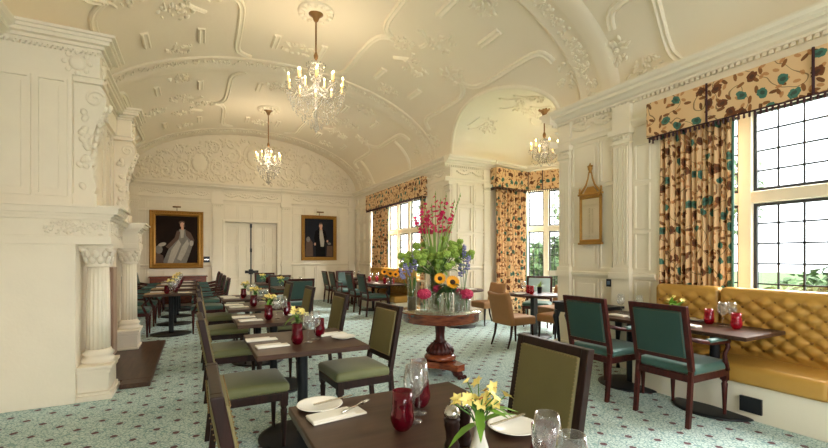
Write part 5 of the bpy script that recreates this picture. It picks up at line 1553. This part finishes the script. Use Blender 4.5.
place('tan', tan_chair, (5.95, 5.78, 0), PI / 2, 'tan suede chair on the window side of the round bay table', GTN)
pc = mk_teallit(); pc.location = (6.15, 6.42, 0); pc.rotation_euler = (0, 0, PI / 2 + 0.65); pc['label'] = 'teal chair facing us in the bay, light on its back painted pale blue'
place('tumb2', mk_tumb2, (5.20, 5.56, T), 0, 'bright ruby tumbler in front on the round bay table', GR)
place('tumb2', mk_tumb2, (5.27, 5.72, T), 0, 'bright ruby tumbler behind on the round bay table', GR)
place('wine', wine_glass, (5.18, 5.74, T), 0, 'wine glass on the round bay table', GW)
place('plate', plate, (5.02, 5.66, T), 0, 'white side plate on the round bay table', GP)
t = thing('flower_pot', 'dark metal pot of green leaves on the round bay table', 'pot', (5.50, 5.68, T))
mb = MB(); mb.lathe([(0.0, 0), (0.036, 0), (0.042, 0.10), (0.044, 0.11), (0.038, 0.11), (0.0, 0.10)], n=18, caps=False); mb.build('pot', M_lace, t)
mb = MB(); r2 = random.Random(8)
for k in range(16): mb.leaf((0, 0, 0.10), (r2.uniform(-1, 1), r2.uniform(-1, 1), r2.uniform(0.3, 1.3)), r2.uniform(0.07, 0.14), 0.03, 0.4)
mb.build('leaves', M_ltleaf, t)
place('plate', plate, (4.68, 7.0, T), 0, 'white side plate on the round table behind the flower display', GP)
place('napkin', napkin, (4.9, 6.95, T), 0, 'white napkin on the round table behind the flower display', GN)

# ------------------------------------------------------------------ drum table with the flower display
DTX, DTY, DTZ = 2.63, 4.38, 0.765
t = thing('drum_table', 'round polished rosewood centre table with a glass top on a carved pedestal', 'table', (DTX, DTY, 0))
mb = MB(); mb.lathe([(0.0, 0.63), (0.44, 0.63), (0.465, 0.645), (0.47, 0.735), (0.50, 0.745), (0.505, 0.754), (0.0, 0.757)], n=56, caps=False); mb.build('top', M_rosew, t)
mb = MB(); mb.lathe([(0.0, 0.7572), (0.50, 0.7572), (0.502, 0.761), (0.50, 0.765), (0.0, 0.765)], n=56, caps=False); mb.build('glass_top', G_top, t)
mb = MB(); mb.lathe([(0.10, 0.16), (0.19, 0.175), (0.195, 0.20), (0.17, 0.23), (0.15, 0.24)], n=30); mb.build('pedestal_collar', M_rosew, t)
mb = MB(); mb.lathe([(0.15, 0.235), (0.175, 0.26), (0.16, 0.30), (0.115, 0.35), (0.075, 0.375)], n=72, flute=0.10, nf=18)
mb.lathe([(0.075, 0.37), (0.08, 0.38), (0.058, 0.40), (0.054, 0.46), (0.066, 0.60), (0.09, 0.61), (0.13, 0.63)], n=28); mb.build('pedestal', M_maho, t)
mb = MB()       # concave three-sided plinth
pl = []
corner = [0.35 + 2 * PI * k / 3 - PI / 2 - 0.15 for k in range(3)]
for k in range(3):
    a0, a1 = corner[k], corner[(k + 1) % 3]
    p, q = Vector((math.cos(a0), math.sin(a0), 0)) * 0.36, Vector((math.cos(a1), math.sin(a1), 0)) * 0.36
    n0 = Vector((-p.y, p.x, 0)).normalized() * 0.06
    s0, s1 = p + n0, q - Vector((-q.y, q.x, 0)).normalized() * 0.06
    for j in range(9):
        u = j / 8; c_ = s0.lerp(s1, u); c_ = c_ * (1 - 0.25 * math.sin(PI * u)); pl.append((c_.x, c_.y, 0.085))
mb.prism(pl, (0, 0, 0.075)); mb.build('plinth', M_rosew, t, 0.005)
for a in corner:
    mb = MB(); R = Matrix.Rotation(a, 3, 'Z')
    mb.ball((0.30 * math.cos(a), 0.30 * math.sin(a), 0.05), (0.075, 0.05, 0.05), 12, 8, R)
    for k in (-1, 0, 1):
        b = a + k * 0.12; mb.ball((0.375 * math.cos(b), 0.375 * math.sin(b), 0.022), (0.032, 0.018, 0.022), 8, 6, R)
    mb.ball((0.27 * math.cos(a), 0.27 * math.sin(a), 0.075), (0.06, 0.06, 0.03), 10, 6)
    mb.build('paw_foot', M_maho, t)
Zt = DTZ
def cyl_vase(x, y, r, h, label, fill=None, fillh=0.0):
    t = thing('glass_vase', label, 'vase', (DTX + x, DTY + y, Zt))
    mb = MB(); mb.lathe([(0.0, 0.0), (r, 0.0), (r, h), (r - 0.003, h), (r - 0.003, 0.006), (0.0, 0.006)], n=26, caps=False); mb.build('cylinder', G_water, t)
    if fill:
        mb = MB(); mb.lathe([(0, 0.007), (r - 0.004, 0.007), (r - 0.004, fillh), (0, fillh + 0.004)], n=20, caps=False); mb.build('gravel_fill', fill, t)
    return t
# positions given across the view (s) and away from us (d), turned into table coordinates
AX = math.atan(218 / 420.0)
def tp(s, d): return (s * math.cos(AX) + d * math.sin(AX), -s * math.sin(AX) + d * math.cos(AX))
def stems(t, base, tops, r=0.003, m=None, name='stem'):
    mb = MB()
    for e in tops: mb.tube([base, ((base[0] + e[0]) / 2 + 0.0, (base[1] + e[1]) / 2, base[2] + (e[2] - base[2]) * 0.5), e], r, 5)
    return mb.build(name, m or M_stem, t)
r2 = random.Random(12)
# tall central vase with viburnum and gladioli
x, y = tp(-0.05, 0.08)
tv = cyl_vase(x, y, 0.075, 0.52, 'tall glass vase of green viburnum balls and crimson gladioli, centre of the display')
balls = []
for k in range(68):
    a = r2.uniform(0, 2 * PI); rr_ = 0.46 * math.sqrt(r2.random()); z = 0.66 + r2.uniform(-0.24, 0.26) * (1.15 - rr_ / 0.5) + 0.05 * math.cos(a)
    zz = z if rr_ < 0.33 else z - 0.02
    balls.append((rr_ * math.cos(a), rr_ * math.sin(a), zz))
mb = MB()
for b in balls: mb.tube([(b[0] * 0.08, b[1] * 0.08, 0.05), (b[0] * 0.15, b[1] * 0.15, 0.42), b], 0.0035, 5)
mb.build('viburnum_stems', M_stem, tv)
lf = MB()
for k in range(90):
    a = r2.uniform(0, 2 * PI); rr_ = 0.32 * math.sqrt(r2.random()); lf.leaf((rr_ * math.cos(a), rr_ * math.sin(a), r2.uniform(0.44, 0.70)), (math.cos(a + r2.uniform(-0.6, 0.6)), math.sin(a), r2.uniform(-0.4, 0.8)), r2.uniform(0.07, 0.12), 0.05, 0.4)
lf.build('foliage', M_ltleaf, tv)
vb = MB(); vb.ball((0, 0, 0), 0.040, 14, 10)
for k in range(70):
    d = Vector((r2.gauss(0, 1), r2.gauss(0, 1), r2.gauss(0, 1))).normalized(); vb.ball(tuple(d * 0.039), 0.010, 5, 4)
v0 = vb.build('viburnum_ball', M_vib, tv); v0.location = balls[0]
for b in balls[1:]:
    v = v0.copy(); COL.objects.link(v); v.parent = tv; v.location = b; s = r2.uniform(0.75, 1.2); v.scale = (s, s, s * 0.92)
# gladioli
for k, (s, d, h) in enumerate(((-0.20, 0.0, 1.28), (-0.13, 0.1, 1.36), (-0.05, -0.02, 1.30), (0.0, 0.05, 1.46), (0.07, 0.08, 1.38), (0.13, -0.03, 1.42), (0.24, 0.04, 1.36), (0.31, 0.0, 1.43), (-0.28, 0.06, 1.16))):
    gx, gy = tp(s, d)
    base = (gx * 0.05, gy * 0.05, 0.10); top = (gx, gy, h)
    mb = MB(); mb.tube([base, (gx * 0.30, gy * 0.30, 0.6), (gx * 0.62, gy * 0.62, 1.0), top], [0.006, 0.006, 0.005, 0.002], 6)
    for j in range(5):
        u = 0.8 + 0.045 * j; mb.ball((gx * u, gy * u, h * (0.86 + 0.028 * j)), (0.008, 0.008, 0.02), 6, 4)
    mb.build('gladiolus_stem', M_ltleaf, tv)
    mb = MB()
    if k % 4 != 3 or k == 3:
        for j in range(8):
            u = 0.66 + 0.035 * j; z = h * (0.76 + 0.024 * j) if True else 0
            zz = 0.88 + (h - 0.96) * j / 8; uu = 0.55 + 0.4 * (zz - 0.8) / max(0.1, h - 0.8)
            a = r2.uniform(0, 2 * PI)
            c_ = (gx * uu + 0.02 * math.cos(a), gy * uu + 0.02 * math.sin(a), zz + 0.06)
            bloom(mb, c_, 0.092 - 0.006 * j, random.Random(k * 20 + j), 6, 0, 0)
        mb.build('gladiolus_blooms', M_glad, tv)
for k in range(16):
    a = r2.uniform(0, 2 * PI); mb = MB() if k == 0 else mb
    mb.leaf((0.03 * math.cos(a), 0.03 * math.sin(a), 0.45), (math.cos(a) * 0.22, math.sin(a) * 0.22, 1.0), r2.uniform(0.5, 0.72), 0.035, 0.12)
mb.build('sword_leaves', M_ltleaf, tv)

def head_ball(t, c, R, m, name='flower_head'):
    mb = MB(); mb.ball(c, (R * 0.9, R * 0.9, R * 0.62), 14, 10)
    for k in range(110):
        d = Vector((r2.gauss(0, 1), r2.gauss(0, 1), r2.gauss(0, 1))).normalized()
        q = Vector((c[0] + d.x * R * 0.92, c[1] + d.y * R * 0.92, c[2] + d.z * R * 0.66))
        mb.ball(tuple(q), (R * 0.17, R * 0.17, R * 0.11), 5, 4, d.to_track_quat('Z', 'Y').to_matrix())
    mb.build(name, m, t)
def small_vase(s, d, r, h, label, col=None, R=0.08, fill=None):
    x, y = tp(s, d); t = cyl_vase(x, y, r, h, label, fill, h * 0.45 if fill else 0)
    if col:
        top = (0.0, 0.0, h + R * 0.55)
        stems(t, (0.01, 0, 0.01), [(0.005, 0.005, h), (-0.01, 0.0, h), (0.012, -0.006, h)], 0.004)
        head_ball(t, top, R, col)
    return t
small_vase(-0.20, -0.22, 0.045, 0.16, 'short glass vase with a pink hydrangea head at the left of the display', M_pinkfl, 0.085)
small_vase(0.30, -0.14, 0.045, 0.15, 'short glass vase with a pink hydrangea head at the right of the display', M_pinkfl, 0.085)
small_vase(-0.035, -0.06, 0.04, 0.22, 'short glass vase with a pink hydrangea head behind the sunflower vase', M_pinkfl, 0.06)
small_vase(0.24, 0.10, 0.04, 0.17, 'glass vase with a small pink head half hidden behind the right hydrangea', M_pinkfl, 0.06)
small_vase(0.20, -0.22, 0.042, 0.20, 'glass cylinder of brown gravel at the right front of the display', None, 0, M_gravel)
# tall left cylinder: gravel and green stems, lilac delphinium
def delph(t, tops, base):
    stems(t, base, tops, 0.004)
    mb = MB()
    for e in tops:
        for j in range(26):
            u = 1 - 0.32 * r2.random(); a = r2.uniform(0, 2 * PI); rr_ = 0.012 + 0.03 * (1 - u)
            mb.ball((base[0] + (e[0] - base[0]) * u + rr_ * math.cos(a), base[1] + (e[1] - base[1]) * u + rr_ * math.sin(a), base[2] + (e[2] - base[2]) * u), (0.016, 0.016, 0.012), 5, 4)
    mb.build('delphinium_spikes', M_delph, t)
x, y = tp(-0.34, -0.10)
t = cyl_vase(x, y, 0.055, 0.40, 'tall glass cylinder with gravel and lilac delphinium at the left of the display', M_gravel, 0.16)
delph(t, [tp(-0.10, 0) + (0.62,), tp(-0.03, 0.05) + (0.56,), tp(-0.15, 0.03) + (0.50,), tp(0.04, 0.0) + (0.66,)], (0, 0, 0.1))
mb = MB()
for k in range(12):
    a = r2.uniform(0, 2 * PI); mb.leaf((0.02 * math.cos(a), 0.02 * math.sin(a), 0.17), (math.cos(a) * 0.15, math.sin(a) * 0.15, 1), r2.uniform(0.18, 0.28), 0.018, 0.1)
mb.build('leaves', M_stem, t)
x, y = tp(0.27, 0.02)
t = cyl_vase(x, y, 0.04, 0.24, 'glass vase of lilac delphinium at the right of the display')
delph(t, [tp(0.03, 0) + (0.78,), tp(0.10, 0.03) + (0.70,), tp(0.06, -0.03) + (0.64,), tp(-0.02, 0.02) + (0.58,)], (0, 0, 0.02))
# sunflower vase at the front
x, y = tp(0.085, -0.20)
t = cyl_vase(x, y, 0.05, 0.27, 'glass vase holding two sunflowers at the front of the display')
vw = Vector((-math.sin(AX), -math.cos(AX), 0.18)).normalized()
heads = [(-0.10, -0.02, 0.385, 0.0), (0.045, -0.05, 0.345, 0.1)]
stems(t, (0, 0, 0.01), [tp(s, d) + (z - 0.03,) for s, d, z, _ in heads] + [(0.01, 0.01, 0.28), (-0.02, 0, 0.26)], 0.005)
def sunflower(t, c, nrm, R=0.062):
    q = nrm.to_track_quat('Z', 'Y'); mb = MB()
    for ring in range(2):
        for k in range(17):
            a = 2 * PI * (k + 0.5 * ring) / 17; d = q @ Vector((math.cos(a), math.sin(a), 0.25 + 0.15 * ring))
            mb.leaf(Vector(c) + (q @ Vector((math.cos(a), math.sin(a), 0))) * R * 0.35, d, R * 0.72, R * 0.28, 0.15, tuple(nrm))
    o = mb.build('sunflower_petals', M_sunf, t)
    mb = MB(); mb.ball(c, (R * 0.43, R * 0.43, R * 0.16), 14, 8, q.to_matrix()); mb.build('sunflower_heart', M_sunc, o)
for (s, d, z, a) in heads:
    c_ = Vector(tp(s, d) + (z,)); sunflower(t, c_, (vw + Vector((a, 0, 0.25))).normalized(), 0.066 if s < 0 else 0.078)
mb = MB()
for k in range(20):
    a = r2.uniform(0, 2 * PI); mb.leaf((0.02 * math.cos(a), 0.02 * math.sin(a), r2.uniform(0.23, 0.31)), (math.cos(a), math.sin(a), r2.uniform(-0.1, 0.45)), r2.uniform(0.09, 0.16), 0.075, 0.45)
mb.build('leaves', M_dkleaf, t)
for s, d, r, h, lb in ((0.0, -0.30, 0.035, 0.20, 'slim empty glass vase at the front left of the sunflower vase'), (0.17, -0.32, 0.03, 0.24, 'slim empty glass vase at the front right of the sunflower vase'), (-0.12, -0.08, 0.04, 0.30, 'empty glass cylinder behind the left hydrangea')):
    x, y = tp(s, d); cyl_vase(x, y, r, h, lb)
# orange bunch on the nearer far-window table
t = thing('glass_vase', 'glass vase of orange sunflowers standing on the far window table left of the display', 'vase', (4.12, 9.14, T))
mb = MB(); mb.lathe([(0.0, 0.0), (0.05, 0.0), (0.055, 0.2), (0.052, 0.2), (0.047, 0.006), (0.0, 0.006)], n=20, caps=False); mb.build('cylinder', G_water, t)
mb = MB()
for k in range(26): mb.leaf((0, 0, 0.2), (r2.uniform(-1, 1), r2.uniform(-1, 1), r2.uniform(-0.1, 0.9)), r2.uniform(0.14, 0.24), 0.09, 0.4)
mb.build('leaves', M_dkleaf, t)
for s, d, z in ((-0.14, -0.1, 0.30), (0.0, -0.14, 0.26), (0.12, -0.08, 0.24), (0.2, 0.0, 0.3)):
    sunflower(t, Vector(tp(s, d) + (z,)), (vw + Vector((0, 0, 0.4))).normalized(), 0.085)
stems(t, (0, 0, 0.01), [(0.02, 0, 0.22), (-0.02, 0, 0.22), (0, 0.02, 0.22)], 0.006)

# ------------------------------------------------------------------ the garden beyond the windows
mb = MB(); mb.box(8.15, -30, -0.6, 60, 45, -0.4); struct(mb.build('ground', M_lawn))
def leafy(name, label, cat, loc, size, n, leafm, seed, trunk=True):
    t = thing(name, label, cat, loc); r3 = random.Random(seed); mb = MB()
    for k in range(n):
        d = Vector((r3.gauss(0, 1), r3.gauss(0, 1), r3.gauss(0, 1))).normalized() * (r3.random() ** 0.4)
        c_ = Vector((d.x * size[0], d.y * size[1], size[3] + d.z * size[2]))
        mb.leaf(c_, (r3.uniform(-1, 1), r3.uniform(-1, 1), r3.uniform(-1, 1)), 0.28, 0.2, 0.3, n=2)
    mb.build('foliage', leafm, t)
    if trunk:
        mb = MB(); mb.tube([(0, 0, 0), (0.05, 0, size[3] * 0.6), (0, 0.05, size[3])], [0.16, 0.12, 0.05], 8)
        for k in range(9):
            a = r3.uniform(0, 2 * PI); mb.tube([(0, 0, size[3] * 0.6), (size[0] * 0.4 * math.cos(a), size[1] * 0.4 * math.sin(a), size[3]), (size[0] * 0.85 * math.cos(a), size[1] * 0.85 * math.sin(a), size[3] + size[2] * r3.uniform(0, 0.8))], [0.06, 0.04, 0.012], 6)
        mb.build('trunk', M_bark, t)
    return t
leafy('hedge', 'clipped green hedge seen through the lower panes of the bay window', 'hedge', (12.5, 11.2, -0.4), (1.3, 3.6, 1.3, 1.3), 4200, M_hedge, 1, False)
leafy('hedge', 'green hedge beyond the near right window', 'hedge', (13.0, 2.0, -0.4), (1.0, 3.4, 0.9, 0.9), 1800, M_hedge, 2, False)
leafy('tree', 'pale green tree seen through the upper panes of the bay window', 'tree', (19.0, 15.0, -0.4), (2.6, 2.6, 2.6, 4.2), 1500, M_tree, 3)
leafy('tree', 'thin tree to the right of the pale tree beyond the bay window', 'tree', (20.0, 10.5, -0.4), (2.2, 2.2, 2.2, 4.6), 700, M_tree, 4)
